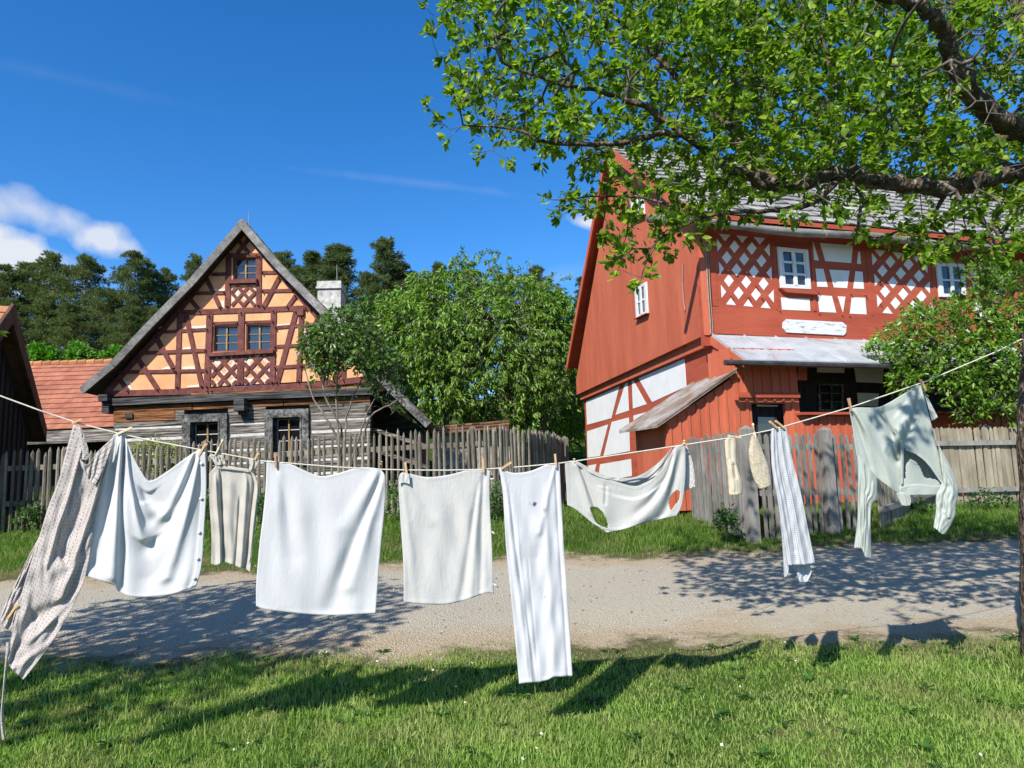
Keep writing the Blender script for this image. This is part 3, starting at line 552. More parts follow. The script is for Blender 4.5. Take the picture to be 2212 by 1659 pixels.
# ================================================================== tiled shed and barn (far left)
eL, eR = atY(60, 934, 21.5), atY(289, 921, 21.5); zr = atY(270, 782, 25).z; dx = eR-eL; rL, rR = V((eL.x-.3, 25, zr)), V((eR.x-.0, 25, zr))
S = thing('tiled_shed', 'low building with a red clay tile roof left of the timbered house', 'building', ((eL.x+eR.x)/2, 22.5, 1.5))
m = MB(); courses(m, eL-V((4, 0, 0)), eR, rL-V((4, 0, 0)), rR, 14, .19, .026, .006, .004, .006); m.build('tile_roof', M['tile'], S)
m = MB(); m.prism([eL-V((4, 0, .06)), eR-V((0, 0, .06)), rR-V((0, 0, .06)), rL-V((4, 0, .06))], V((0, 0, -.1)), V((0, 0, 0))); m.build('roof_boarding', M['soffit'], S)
m = MB()
for i in range(34): 
    x = rL.x-4+i*.32
    if x < rR.x-.1: m.tube([V((x, 25, zr+.03)), V((x+.34, 25, zr+.045))], [.09, .11], 7)
m.build('ridge_tiles', M['tile_old'], S)
m = MB(); m.box(((eL.x-4+eR.x)/2, 23.9, 2.0), eR.x-eL.x+3.6, 3.6, 2.6); m.build('dark_plank_wall', M['barn'], S)
m = MB(); m.prism([eL+V((-4, -.02, -.04)), eR+V((-.02, -.02, -.04)), eR+V((-.02, -.62, -.42)), eL+V((-4, -.62, -.42))], V((0, 0, -.05)), V((0, 0, 0))); m.build('eaves_boarding', M['log'], S)
bd = V((-.368, .93, 0)); BN = V((.93, .368, 0)); ap = atY(23, 668, 14); BP = (ap, BN)
B = thing('barn', 'black boarded barn gable with brown rake boards at the left edge', 'barn', (ap.x, ap.y, 1))
fe = onpl(95, 935, BP); run = (fe-ap); rh = V((run.x, run.y, 0)).length; ne = ap-bd*rh; ne.z = fe.z
wl = MB(); A2, F2_, N2 = ap-V((0, 0, .15)), fe-bd*.35, ne+bd*.35; fl, nl = V((F2_.x, F2_.y, .8)), V((N2.x, N2.y, .6)); wl.prism([A2, F2_, fl, nl, N2], BN*-7, BN*-.25); wl.build('board_wall', M['barn'], B)
m = MB()
for i in range(16):
    p = N2+(F2_-N2)*((i+.5)/16); zt = A2.z-(A2.z-fe.z)*abs((i+.5)/8-1)-.15; m.bar(V((p.x, p.y, .8))-BN*.25, V((p.x, p.y, zt))-BN*.25, .05, .03, BN)
m.build('cover_strips', M['barn'], B)
for e, dn in ((fe, 1), (ne, -1)):
    m = MB(); t = (e-ap).normalized(); nn = V((0, 0, 1)).cross(t); lo = V((0, 0, -.22)); m.prism([ap+V((0, 0, .12)), e+V((0, 0, .12)), e+lo, ap+lo*1.3], BN*.0, BN*.06); m.build('rake_board', M['barn_brown'], B)
    m = MB(); m.prism([ap-V((0, 0, .1)), e-V((0, 0, .1)), e-V((0, 0, .22)), ap-V((0, 0, .22))], BN*-7.3, BN*-.005); m.build('roof_boarding', M['barn_brown'], B)
    m = MB(); z_ = V((0, 0, .06)); courses(m, e+z_-BN*7.3, e+z_-BN*.0, ap+z_-BN*7.3, ap+z_-BN*.0, 11, .2, .028, .005); m.build('tile_roof', M['tile_old'], B)
m = MB(); a = ap-BN*1.2; m.tube([a+V((0, 0, .0)), a+V((.02, 0, .6))], .012, 5); m.build('lightning_rod', M['iron'], B)
# ================================================================== red farmhouse (right)
RC = V((3.96, 14, 0)); gd = V((-.156, .988, 0)).normalized(); fd = V((.956, .292, 0)).normalized(); GN = V((-gd.y, gd.x, 0)); FN = V((fd.y, -fd.x, 0))
GP = (RC-GN*.2, GN); GPo = (RC.copy(), GN); FP = (RC.copy(), FN); FP2 = (RC+FN*.75, FN)
K = thing('red_farmhouse', 'big red half-timbered farmhouse with white lattice panels and a shingle roof', 'house', (RC.x+4, RC.y+6, 1.1))
def gp(pts, pl=None): return [onpl(*p, pl or GP) for p in pts]
zE = atY(1562, 462, 13.52).z; zR = atY(1340, 312, 18.87).z; LEN = 17.0; RG = 5.0
def hp(gv, fv, z): p = RC+gd*gv+fd*fv; return V((p.x, p.y, z))
# solid body
m = MB(); m.prism([hp(.12, .25, .8), hp(10.45, .25, .8), hp(10.45, .25, 4.3), hp(.12, .25, 4.3)], fd*0, fd*LEN); m.build('ground_floor_wall', M['red'], K)
m = MB(); m.prism([hp(.10, .10, 4.05), hp(10.6, .10, 4.05), hp(10.6, .10, 4.9), hp(RG, .10, zR-.25), hp(.10, .10, zE-.02)], fd*0, fd*LEN); m.build('upper_floor_wall', M['red'], K)
# front upper wall (facing the yard)
m = MB(); w = gp([(1531, 480), (1560, 480)], FP); zB = onpl(1536, 721, FP).z
m.prism([hp(0, 0, zB-.25), hp(0, LEN, zB-.25), hp(0, LEN, zE+.05), hp(0, 0, zE+.05)], FN*-.12, FN*.0)
m.build('yard_wall', M['red_beam'], K)
sb = MB(); sb.prism(gp(z6((96, 722), (1980, 830), (1980, 1000), (100, 900)), FP), FN*0, FN*.03); sb.build('sill_beam', M['red_beam'], K)
INF = None
def infill(pts):
    m = INF or MB(); m.prism(gp(z6(*pts), FP), FN*0, FN*.006)
    if INF is None: m.build('white_panel', M['white_wall'], K)
def diamonds(cx, cy, dx, dy, rx, ry, sx, sy):
    for r in range(7):
        odd = r % 2; n = 4 if odd else 3
        for i in range(n):
            x = cx+dx*(i-.5*odd)+rx*r; y = cy+dy*(i-.5*odd)+ry*r
            T, R_, B_, L_ = (x, y-sy), (x+sx, y), (x, y+sy), (x-sx, y)
            if odd and i == 0: pts = [T, R_, B_]; pts = [(x-2, y-sy), (x+sx, y+3), (x+3, y+sy)]
            elif odd and i == n-1: pts = [(x+2, y-sy), (x+4, y+sy), (x-sx, y-3)]
            elif r == 0: pts = [(x-sx*1.15, y-4), (x+sx*1.15, y+4), (x+2, y+sy+4)]
            elif r == 6: pts = [(x-sx, y+4), (x, y-sy*.95), (x+sx, y+10)]
            else: pts = [T, R_, B_, L_]
            infill(pts)
for args in ((193, 232, 117, 11, 7, 78, 33, 43), (1240, 338, 123, 17, 8.5, 70, 34, 41)):
    INF = MB(); diamonds(*args); INF.build('white_lattice_panel', M['white_wall'], K); INF = None
for pts in [[(572, 658), (765, 668), (770, 748), (580, 740)], [(783, 283), (791, 285), (828, 410), (795, 405)], [(835, 290), (1058, 308), (1045, 425), (872, 412)], [(1094, 350), (1105, 350), (1112, 432), (1085, 430)], [(805, 463), (858, 465), (888, 587), (818, 585)], [(898, 470), (1035, 478), (1018, 595), (930, 590)], [(1075, 480), (1122, 485), (1132, 600), (1060, 597)],
    [(820, 642), (915, 648), (945, 760), (832, 755)], [(955, 650), (1007, 653), (990, 758)], [(1050, 657), (1140, 660), (1150, 772), (1037, 767)], [(1850, 440), (1858, 440), (1892, 512), (1855, 507)], [(1902, 410), (2150, 430), (2120, 532), (1930, 520)], [(1865, 560), (1912, 563), (1930, 645), (1872, 640)], [(1960, 570), (2095, 580), (2080, 660), (1985, 655)], [(1880, 690), (1960, 695), (1985, 790), (1890, 785)]]: infill(pts)
# long rails and posts, slightly proud
c = 0
for a, b, w in [((95, 225), (130, 715), 42), ((520, 255), (548, 740), 26), ((1150, 310), (1190, 780), 26), ((1588, 350), (1620, 790), 26), ((775, 275), (800, 750), 20)]:
    p, q = gp(z6(a, b), FP); c += 1; fr = MB(); fr.bar(p-FN*.01, q-FN*.01, w*.3203*14.5/F, .018+.002*c, FN); fr.build('timber_post', M['red_beam'], K)
# dowel ends
for x, y in [(205, 478), (330, 490), (400, 580), (350, 655), (230, 645), (440, 660), (820, 620), (1040, 632), (1140, 640), (820, 765), (975, 775), (1025, 780), (1245, 560), (1395, 580), (1390, 720), (1240, 700), (555, 745)]:
    p = gp(z6((x, y)), FP)[0]; dw = MB(); dw.tube([p, p+FN*.07-V((0, 0, .012))], .014, 5); dw.build('dowel', M['red_beam'], K)
for qd, rows in ((((540, 320), (745, 340), (767, 605), (565, 595)), 3), (((1610, 425), (1797, 435), (1812, 662), (1635, 655)), 2)):
    q = Quad(FP, *z6(*qd)); window(K, q, M['white_paint'], M['glass'], 2, rows, .11, .07, .05, .035, M['white_paint'], .035, None, None)
m = MB(); m.prism(gp(z6((552, 600), (803, 618), (800, 645), (590, 628)), FP), FN*0, FN*.10); m.build('window_sill', M['red_beam'], K)
m = MB(); m.prism(gp(z6((600, 808), (975, 827), (1003, 850), (1000, 900), (985, 916), (600, 896), (574, 865), (578, 828)), FP), FN*.02, FN*.055); m.build('white_plaque', M['white_worn'], K)
# gable wall: half-timbered below, boarded above
m = MB(); m.prism([hp(0, 0, .8), hp(10.45, 0, .8), hp(10.45, 0, 4.3), hp(0, 0, 4.3)], GN*-.3, GN*-.2); m.build('gable_ground_wall', M['red_beam'], K)
for pts in [[(207, 640), (472, 522), (408, 775), (215, 828)], [(518, 500), (535, 493), (545, 715), (440, 750)], [(570, 475), (580, 478), (685, 665), (578, 700)], [(622, 460), (985, 305), (1000, 525), (730, 648)], [(215, 880), (382, 825), (318, 1075), (220, 1088)], [(410, 805), (545, 770), (553, 1035), (345, 1075)], [(582, 755), (720, 718), (700, 830), (585, 850)], [(225, 1150), (290, 1138), (270, 1220), (228, 1228)], [(318, 1140), (562, 1098), (568, 1232), (300, 1280)]]:
    wi = MB(); wi.prism(gp(z7(*pts)), GN*0, GN*.008); wi.build('white_panel', M['white_wall'], K)
lowB = gp(z7((138, 588), (1180, 100)), GPo); ub = MB(); zb0, zb1 = lowB[0].z, lowB[1].z; zb = (zb0+zb1)/2
o = GN*.0
pts = [hp(-.02, 0, zb1)+o, hp(10.72, 0, zb0)+o, hp(10.72, 0, 4.75)+o, hp(RG, 0, zR-.12)+o, hp(-.02, 0, zE+.05)+o]
zEr = 4.15
ub.prism(pts, GN*-.16, GN*0); ub.build('boarded_gable', M['red'], K)
for i in range(1, 9): p = hp(i*1.2, 0, 0); bt = MB(); bt.prism([V((p.x, p.y, zb0-.02))+o-gd*.06, V((p.x, p.y, zb0-.02))+o+gd*.06, V((p.x, p.y, zb0+.08))+o+gd*.06, V((p.x, p.y, zb0+.08))+o-gd*.06], GN*-.17, GN*-.03); bt.build('joist_end', M['red_beam'], K)
q = Quad(GPo, *z5((765, 1068), (858, 1010), (871, 1270), (778, 1315))); window(K, q, M['white_paint'], M['glass'], 2, 2, .13, .06, .05, .035, M['white_paint'], .04, .02, M['red_beam'])
q = Quad(GPo, *z5((732, 318), (832, 268), (842, 450), (741, 495))); window(K, q, M['white_paint'], M['glass'], 2, 2, .13, .06, .05, .035, M['white_paint'], .04, .02, M['red_beam'])
# roof
OVG = -.27; eF = (-.58, zE); eB = (10.96, atY(1228, 790, 24.8).z); shf = MB(); shb = MB(); bd_ = MB()
P = lambda gz_, f: hp(gz_[0], f, gz_[1]); rdg = (RG, zR)
courses(shf, P(eF, OVG), P(eF, LEN), P(rdg, OVG), P(rdg, LEN), 15, .155, .030, .07, .008, .016, .15); shf.build('shingle_roof', M['shingle'], K)
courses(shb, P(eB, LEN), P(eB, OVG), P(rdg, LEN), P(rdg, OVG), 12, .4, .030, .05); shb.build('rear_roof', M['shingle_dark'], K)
for e in (eF, eB): bd_.prism([P(e, OVG+.04)-V((0, 0, .02)), P(e, LEN)-V((0, 0, .02)), P(rdg, LEN)-V((0, 0, .02)), P(rdg, OVG+.04)-V((0, 0, .02))], V((0, 0, -.09)), V((0, 0, 0)))
bd_.build('roof_boarding', M['red_beam'], K)
for e in (eF, eB):
    m = MB(); a, b = P(e, OVG), P(rdg, OVG); m.prism([a, b, b-V((0, 0, .30)), a-V((0, 0, .26))], fd*.02, fd*-.03); m.build('rake_board', M['red'], K)
gl = hp(-.42, -1.35, 0); pz = onpl(1470, 478, (RC+FN*.56, FN)); zg = pz.z
def wob(pts): return pts
gt = [hp(-.57, -1.35+i*.9, zg+.03*math.sin(i*1.3)-.0) for i in range(20)]
m = MB(); m.tube(gt, [.085+.008*math.sin(i*2.1) for i in range(20)], 9); lo = m.build('gutter_log', M['grey_log'], K, True)
for i in range(8):
    c0 = hp(-.57, .3+i*1.25, zg); m = MB(); m.tube([c0+FN*.095*math.cos(t)+V((0, 0, -.1*math.sin(t))) for t in np.linspace(-.3, 3.4, 8)]+[c0-FN*.1+V((0, 0, .25))], .012, 5); m.build('gutter_hook', M['cable'], lo)
m = MB(); e0 = [onpl(*p, shift(FP, .05)) for p in z6((62, 290), (72, 430), (82, 640), (95, 800), (100, 905))]; m.tube(e0, .018, 6); e1 = [p+fd*.05 for p in e0]; m.tube(e1, .012, 6); m.build('lightning_cable', M['cable'], K)
m = MB(); e0 = [onpl(*p, shift(GPo, .03)) for p in z5((1152, 860), (1150, 1010), (1158, 1160), (1168, 1245))]; m.tube(e0, .014, 5); m.build('lightning_cable', M['cable'], K)
# porch: zinc roof, boarded front, dark recess
zT = onpl(1536, 722, FP).z; pe = onpl(1609, 776, shift(FP, 1.25)); zP = pe.z; fe0 = (pe-RC).dot(fd); ft0 = (onpl(1535, 722, FP)-RC).dot(fd)
PF = 8.2
pr = MB(); A_, B_, C_, D_ = hp(0, ft0, zT), hp(0, PF, zT-.02), V(hp(0, PF, zP))+FN*1.25, hp(0, fe0, zP)+FN*1.25
pr.prism([A_, B_, C_, D_], V((0, 0, -.03)), V((0, 0, 0))); pro = pr.build('zinc_roof', M['metal'], K)
sm = MB()
for i in range(0, 11):
    u = (i+.02)/10.5; sm.bar(A_*(1-u)+B_*u, D_*(1-u)+C_*u, .025, .03, V((0, 0, 1)))
sm.build('standing_seams', M['metal'], pro)
m = MB(); m.prism([A_-V((0, 0, .035)), D_-V((0, 0, .035)), D_-V((0, 0, .16)), A_-V((0, 0, .22))], fd*-.02, fd*.03); m.build('porch_rake_board', M['red'], pro)
gx = MB(); p0, p1 = onpl(1566, 783, shift(FP, 1.33)), onpl(1985, 788, shift(FP, 1.33)); p1.z = p0.z-.02; gx.tube([p0, p1], .055, 8); gx.build('porch_gutter', M['gutter'], K)
def fp2(*pts): return [onpl(*p, FP2) for p in z6(*pts)]
zt2 = zT-.42; fL = (onpl(1581, 850, FP2)-RC-FN*.75).dot(fd); dl, dr = [(p-RC-FN*.75).dot(fd) for p in fp2((380, 1480), (610, 1480))]; dz = fp2((500, 1372))[0].z; rx_ = (fp2((690, 1300))[0]-RC-FN*.75).dot(fd); zs = fp2((760, 1437))[0].z
def h2(f, z, o=.75): return hp(0, f, z)+FN*o
bw = MB()
for (a, b, z0, z1_) in ((fL, dl, .8, zt2), (dl, dr, dz, zt2), (dr, rx_, .8, zt2), (rx_, PF, .8, zs)): bw.prism([h2(a, z0), h2(b, z0), h2(b, z1_), h2(a, z1_)], FN*-.08, FN*0)
bw.build('porch_board_wall', M['red'], K)
bt = MB(); f = fL+.1
while f < PF:
    z1_ = zt2 if f < rx_ else zs; z0 = dz if dl < f < dr else .8; bt.prism([h2(f-.03, z0), h2(f+.03, z0), h2(f+.03, z1_), h2(f-.03, z1_)], FN*0, FN*.022); f += .21
bt.build('cover_battens', M['red'], K)
m = MB(); a, b = h2(fL+.12, dz+.16), h2(rx_, dz+.16); m.bar(a, b, .10, .05, FN); m.bar(h2(rx_-.1, zs-.02), h2(PF, zs-.02), .05, .16, FN); m.build('porch_rails', M['red_beam'], K)
m = MB(); m.prism([h2(fL+.005, .8, .74), h2(fL+.005, zt2, .74), h2(fL+.005, zt2, .0), h2(fL+.005, .8, .0)], fd*-.0, fd*.06); m.prism([hp(0, ft0+.03, zT-.06), hp(0, ft0+.03, zT-.95), h2(ft0+.03, zT-.95), h2(fL+.0, zT-.5)], fd*-.0, fd*.05); m.build('porch_side_wall', M['red'], K)
m = MB(); m.prism([h2(dl, .8, .55), h2(dr, .8, .55), h2(dr, dz, .55), h2(dl, dz, .55)], FN*-.04, FN*0); dd = m.build('door', M['barn'], K)
m = MB(); q = [onpl(*p, shift(FP, .555)) for p in z6((415, 1463), (590, 1468), (585, 1560), (415, 1560))]; m.prism(q, FN*0, FN*.012); m.build('door_pane', M['glass'], dd)
m = MB(); q = [onpl(*p, shift(FP, .555)) for p in z6((408, 1380), (550, 1383), (550, 1394), (408, 1392))]; m.prism(q, FN*0, FN*.01); m.build('door_transom', M['white_paint'], dd)
rw = MB(); rw.prism([h2(rx_, .8, .03), h2(PF, .8, .03), h2(PF, zt2+.3, .03), h2(rx_, zt2+.3, .03)], FN*-.02, FN*0); rw.build('recess_wall', M['barn'], K)  # dark wood, coloured near black so the deep porch shade is in it
for pts in [[(815, 1120), (998, 1125), (998, 1167), (815, 1162)], [(1065, 1130), (1262, 1138), (1255, 1236), (1080, 1228)], [(1085, 1300), (1232, 1305), (1225, 1395), (1095, 1390)], [(1300, 1145), (1400, 1150), (1380, 1240), (1300, 1240)]]: wi = MB(); wi.prism([onpl(*p, shift(FP, .03)) for p in z6(*pts)], FN*0, FN*.012); wi.build('white_panel', M['white_wall'], K)
m = MB(); m.prism([onpl(*p, shift(FP, .72)) for p in z6((690, 1130), (748, 1120), (750, 1215), (680, 1215))], FN*-.04, FN*.0); m.build('porch_bracket', M['red_beam'], K)
m = MB(); m.prism([onpl(*p, shift(FP, .07)) for p in z6((692, 1215), (815, 1218), (815, 1425), (700, 1422))], FN*-.03, FN*0); m.prism([onpl(*p, shift(FP, .07)) for p in z6((735, 1262), (790, 1345), (735, 1415), (712, 1340))], FN*0, FN*.014); m.build('shutter', M['barn'], K)
q = Quad(shift(FP, .05), *z6((820, 1240), (990, 1243), (988, 1425), (825, 1422))); window(K, q, M['casing'], M['glass_dark'], 2, 3, .05, .04, .03, .02, M['casing'], .018)
# small lean-to against the gable
LT = thing('lean_to_entry', 'small red board lean-to with rusty sheet roof against the gable wall', 'shed', tuple(hp(0, -.8, 1.1)))
A2 = onpl(*z7((1352, 410))[0], shift(FP, .85)); zh = A2.z; zl = onpl(*z7((770, 832))[0], shift(FP, .87)).z
lr = MB(); qn, qf = -.9, 1.12; T1, T2, T3, T4 = hp(qn, .22, zh+.05), hp(qf, .21, zh+.05), hp(qf+.05, -1.62, zl+.02), hp(qn, -1.55, zl)
lr.prism([T1, T2, T3, T4], V((0, 0, -.045)), V((0, 0, 0))); lro = lr.build('sheet_roof', M['metal_rust'], LT)
sm = MB()
for u in (.0, .33, .66, .985): sm.bar(T1*(1-u)+T2*u, T4*(1-u)+T3*u, .03, .03, V((0, 0, 1)))
sm.build('standing_seams', M['metal_rust'], lro)
lw = MB(); pn = hp(-.76, 0, 0); a, b = -1.3, .19
lw.prism([hp(-.76, a, .8), hp(-.76, b, .8), hp(-.76, b, zh-.10), hp(-.76, a, zl+.06)], FN*-.07, FN*0)
lw.prism([hp(-.70, a, .8), hp(1.0, a, .8), hp(1.0, a, zl+.05), hp(-.70, a, zl+.05)], GN*-.07, GN*0)
lw.build('board_wall', M['red'], LT)
bt = MB()
for i in range(8):
    f = a+.06+i*.205; zt = zl+(zh-zl)*(f-a+.2)/(b-a+.25)-.10; bt.prism([hp(-.76, f-.03, .8), hp(-.76, f+.03, .8), hp(-.76, f+.03, zt), hp(-.76, f-.03, zt)], FN*0, FN*.024)
bt.build('cover_battens', M['red'], LT)
# ================================================================== fences
def fence(name, label, pts, tops, step, wid, mats, flat, rails, posts, railside=1, hv=.05, rnd=.012, rowstep=None, postw=.085):
    mid = V(pts[len(pts)//2]); root = thing(name, label, 'fence', (mid[0], mid[1], gz(mid[0], mid[1])))
    pk = MB(); rl = MB(); d = 0
    for si, (a, b) in enumerate(zip(pts, pts[1:])):
        a2, b2 = V((a[0], a[1], 0)), V((b[0], b[1], 0)); L = (b2-a2).length; t = (b2-a2)/L; nn = V((t.y, -t.x, 0)); nn = nn if nn.y < 0 else -nn; st = step[si] if isinstance(step, (list, tuple)) else step
        k = int(L/st)
        for i in range(k):
            s = (i+random.uniform(-.15, .15)+.5)/k; p = a2+(b2-a2)*s+nn*random.uniform(-.008, .008); zt = tops[si]*(1-s)+tops[si+1]*s+random.uniform(-hv, hv*.4); z0 = gz(p.x, p.y)-.02; ln = V((random.gauss(0, rnd), random.gauss(0, rnd*.6), 0))
            w = wid*random.uniform(.75, 1.2)
            if flat:
                h = .012; prof = [(-.5, 0), (.5, 0), (.5, 1), (.32, 1.0+.03), (0, 1.0+.05), (-.32, 1.03), (-.5, 1)]
                base = [V((p.x, p.y, z0))+t*w*u+V((0, 0, (zt-z0-.05)*v))+ln*v for u, v in prof]; base = [q if j < 2 else V((q.x, q.y, zt-.05+(prof[j][1]-1)*1.0)) for j, q in enumerate(base)]; pk.prism(base, nn*-h, nn*h)
            else:
                m1 = p+ln*.5+V((random.gauss(0, .006), 0, 0)); pk.tube([V((p.x, p.y, z0)), V((m1.x, m1.y, (z0+zt)/2)), V((p.x+ln.x, p.y+ln.y, zt-.07)), V((p.x+ln.x, p.y+ln.y, zt))], [w*.55, w*.52, w*.46, w*.06], 6)
        for rz in rails:
            za, zb = tops[si]-rz, tops[si+1]-rz; o_ = nn*(.045*railside); rl.bar(V((a[0], a[1], za))+o_-nn*.02, V((b[0], b[1], zb))+o_-nn*.02, .09, .05, nn)
    pk.build('pickets', mats[0], root); rl.build('rails', mats[1], root)
    for (x, y, zt) in posts:
        w = postw; m = MB(); z0 = gz(x, y)-.05; c = V((x, y, 0)); m.box((x, y, (z0+zt)/2), w*2, w*1.7, zt-z0, .2); R = Matrix.Rotation(.2, 3, 'Z')
        base = [c+R@V((sx*w, sy*w*.85, 0))+V((0, 0, zt)) for sx, sy in ((-1, -1), (1, -1), (1, 1), (-1, 1))]; m.add(base+[c+V((0, 0, zt+.06))], [(0, 1, 4), (1, 2, 4), (2, 3, 4), (3, 0, 4)]); m.build('post', mats[1], root)
    return root
zt_ = lambda px, py, y: atY(px, py, y).z
pl = [(-10.6, 12.3), (-7.5, 12.4), (-3.0, 12.5), (-.55, 12.6), (.25, 13.3), (.78, 14.4), (1.12, 16.2)]
fence('garden_fence', 'rustic fence of grey pointed round pickets curving round the garden', pl, [2.25, 2.28, 2.40, 2.46, 2.44, 2.40, 2.36], [.107, .107, .105, .085, .075, .075], .062, (M['picket'], M['picket']), False, (.33, .95), [(-8.0, 12.5, 2.26), (-5.55, 12.55, 2.3), (-.75, 12.68, 2.4), (1.2, 16.4, 2.35)], -1, .07, .014, postw=.07)
R1 = (3.14, 12.6); R2 = (3.64, 11.15); R3 = (5.78, 11.55)
fence('slatted_fence', 'grey flat-slat fence with stout pointed posts beside the red lean-to', [R1, R2], [2.13, 2.15], .080, .050, (M['slat'], M['slat']), True, (.28, 1.1), [(3.68, 11.02, 2.16)], -1, .06, .010)
fence('slatted_fence', 'shaded grey picket gate section between two stout pointed posts', [(3.85, 11.08), (4.95, 11.36), R3], [2.10, 2.08, 2.05], .108, .062, (M['slat'], M['slat']), True, (.22, .95), [(5.05, 11.32, 2.12)], -1, .03, .012)
fence('slatted_fence', 'pale tan slat fence with dark rails in front at right', [(5.95, 11.6), (8.0, 13.35), (11.6, 13.9)], [2.0, 2.20, 2.16], .088, .076, (M['slat_y'], M['slat']), True, (.31, 1.20), [(9.3, 13.75, 2.2)], 1, .02, .010)
# garden wall with tile coping behind the curve of the fence
gwx0, gwx1, gy = atY(940, 940, 15.6).x, atY(1100, 925, 15.6).x, 15.6
W = thing('garden_wall', 'low stone wall with old red tile coping behind the curved picket fence', 'wall', ((gwx0+gwx1)/2, gy, 1.1)); zc = atY(1000, 925, gy).z
m = MB(); m.box(((gwx0+gwx1)/2, gy+.2, (1+zc)/2-.1), gwx1-gwx0, .35, zc-1.0); m.build('rubble', M['stone'], W)
m = MB(); courses(m, (gwx0, gy-.3, zc-.16), (gwx1, gy-.3, zc-.08), (gwx0, gy+.2, zc+.08), (gwx1, gy+.2, zc+.16), 3, .16, .03, .02, .006, .03); m.build('tile_coping', M['tile_moss'], W)
# ================================================================== apple tree (right, overhanging)
def pxl(pts): return [np.array(atY(x, y, d)) for x, y, d in pts]
def dens(pts, n=6):
    out = []; P = [np.array(p, float) for p in pts]
    for i in range(len(P)-1):
        a, b, c, d = P[max(i-1, 0)], P[i], P[i+1], P[min(i+2, len(P)-1)]
        for t in np.linspace(0, 1, n, endpoint=False): out.append(.5*((2*b)+(-a+c)*t+(2*a-5*b+4*c-d)*t*t+(-a+3*b-3*c+d)*t**3))
    out.append(P[-1]); return out
limbs = [  # px, py, depth, radius
 ([(2310, 470, 5.2), (2212, 379, 5.1), (2144, 385, 5.0), (2057, 402, 4.95), (1969, 402, 4.9), (1882, 391, 4.85), (1823, 375, 4.8), (1750, 395, 4.7), (1677, 408, 4.7), (1590, 370, 4.6), (1539, 341, 4.6), (1492, 297, 4.55), (1430, 256, 4.5), (1367, 219, 4.5), (1290, 195, 4.5), (1211, 181, 4.45), (1086, 137, 4.4)], (.085, .008)),
 ([(2320, 360, 5.2), (2212, 286, 4.9), (2144, 248, 4.75), (2086, 187, 4.6), (2057, 117, 4.5), (2039, 58, 4.4), (1998, 18, 4.3), (1940, 0, 4.2), (1860, -25, 4.2), (1740, -80, 4.2), (1560, -120, 4.3)], (.088, .02)),
 ([(1539, 341, 4.6), (1486, 294, 4.5), (1398, 295, 4.4), (1305, 312, 4.4), (1180, 306, 4.3), (1117, 281, 4.3), (1000, 270, 4.3)], (.03, .005)),
 ([(1844, 372, 4.8), (1838, 320, 4.9), (1794, 233, 5.0), (1707, 195, 5.1), (1590, 181, 5.2)], (.026, .006)),
 ([(1794, 233, 5.0), (1800, 175, 5.0), (1777, 87, 5.1), (1753, 0, 5.2), (1740, -90, 5.3)], (.02, .006)),
 ([(1677, 408, 4.7), (1600, 320, 5.0), (1539, 234, 5.2), (1430, 134, 5.3), (1367, 72, 5.4), (1305, 16, 5.4), (1240, -50, 5.4)], (.045, .008)),
 ([(1823, 375, 4.8), (1750, 440, 4.6), (1640, 455, 4.5), (1520, 470, 4.4), (1420, 520, 4.4), (1385, 600, 4.4)], (.026, .003)),
 ([(1520, 470, 4.4), (1400, 430, 4.5), (1290, 425, 4.5), (1195, 432, 4.5)], (.012, .003)),
 ([(2057, 402, 4.95), (2020, 470, 5.0), (2080, 540, 5.1), (2150, 600, 5.2)], (.02, .004)),
 ([(2280, 200, 5.4), (2215, 60, 5.5), (2190, -60, 5.6), (2100, -250, 5.6)], (.10, .03)),
 ([(2212, 286, 4.9), (2120, 300, 5.3), (2000, 290, 5.6), (1880, 240, 5.8), (1700, 150, 5.9), (1560, 40, 6.0)], (.03, .006))]
AT = thing('apple_tree', 'old apple tree with lichened bark reaching over the yard from the right', 'tree', (4.05, 5.2, gz(4.05, 5.2)))
tr = MB(); tx = lambda px, py: atY(px+29, py, 5.25)
tp = [tx(2233, 1420), tx(2229, 1330), tx(2226, 1200), tx(2222, 1050), tx(2216, 920), tx(2222, 800), tx(2232, 700), tx(2252, 600), tx(2275, 520), tx(2300, 430), tx(2310, 340), tx(2300, 220)]
tr.tube(dens(tp, 3), [.155-.0012*i+.006*math.sin(i*1.9) for i in range(len(tp)*3-2)], 14, False)
for pts, (r0, r1) in limbs:
    d = dens(pxl(pts), 5); n = len(d); rr = [r0+(r1-r0)*(i/(n-1))**.8 for i in range(n)]; rr = [r*(1+.12*math.sin(i*2.3+r0*99)) for i, r in enumerate(rr)]
    d = [p+RNG.normal(size=3)*min(.012, r*.35) for p, r in zip(d, rr)]; tr.tube(d, rr, 9 if r0 > .03 else 6, False)
tr.build('trunk', M['bark'], AT, True)
seeds = []
for pts, (r0, r1) in limbs: seeds += [p for p in dens(pxl(pts), 5)][3:]
crown = [(950, -80), (955, 40), (985, 110), (965, 215), (1010, 275), (1080, 305), (1140, 318), (1230, 340), (1300, 360), (1330, 395), (1210, 420), (1200, 445), (1300, 470), (1330, 545), (1370, 600), (1400, 560), (1470, 520), (1560, 480), (1660, 470), (1800, 480), (1900, 535), (2010, 560), (2120, 560), (2230, 580), (2420, 520), (2480, 100), (2480, -120)]
n = 2700; q = polypts(crown, n); yy = 4.15+2.0*RNG.random(n)**1.2
low = q[:, 1] > 430; yy = np.where(low, 4.3+.5*RNG.random(n), yy); keep = ~(low & (RNG.random(n) < .25)); keep &= ~((q[:, 0] > 1950) & (q[:, 1] < 330) & (RNG.random(n) < .30)); keep &= ~((q[:, 0] > 1540) & (q[:, 1] > 400) & (RNG.random(n) < .25))
att = np.array([atY(a, b, c) for (a, b), c in zip(q[keep], yy[keep])])
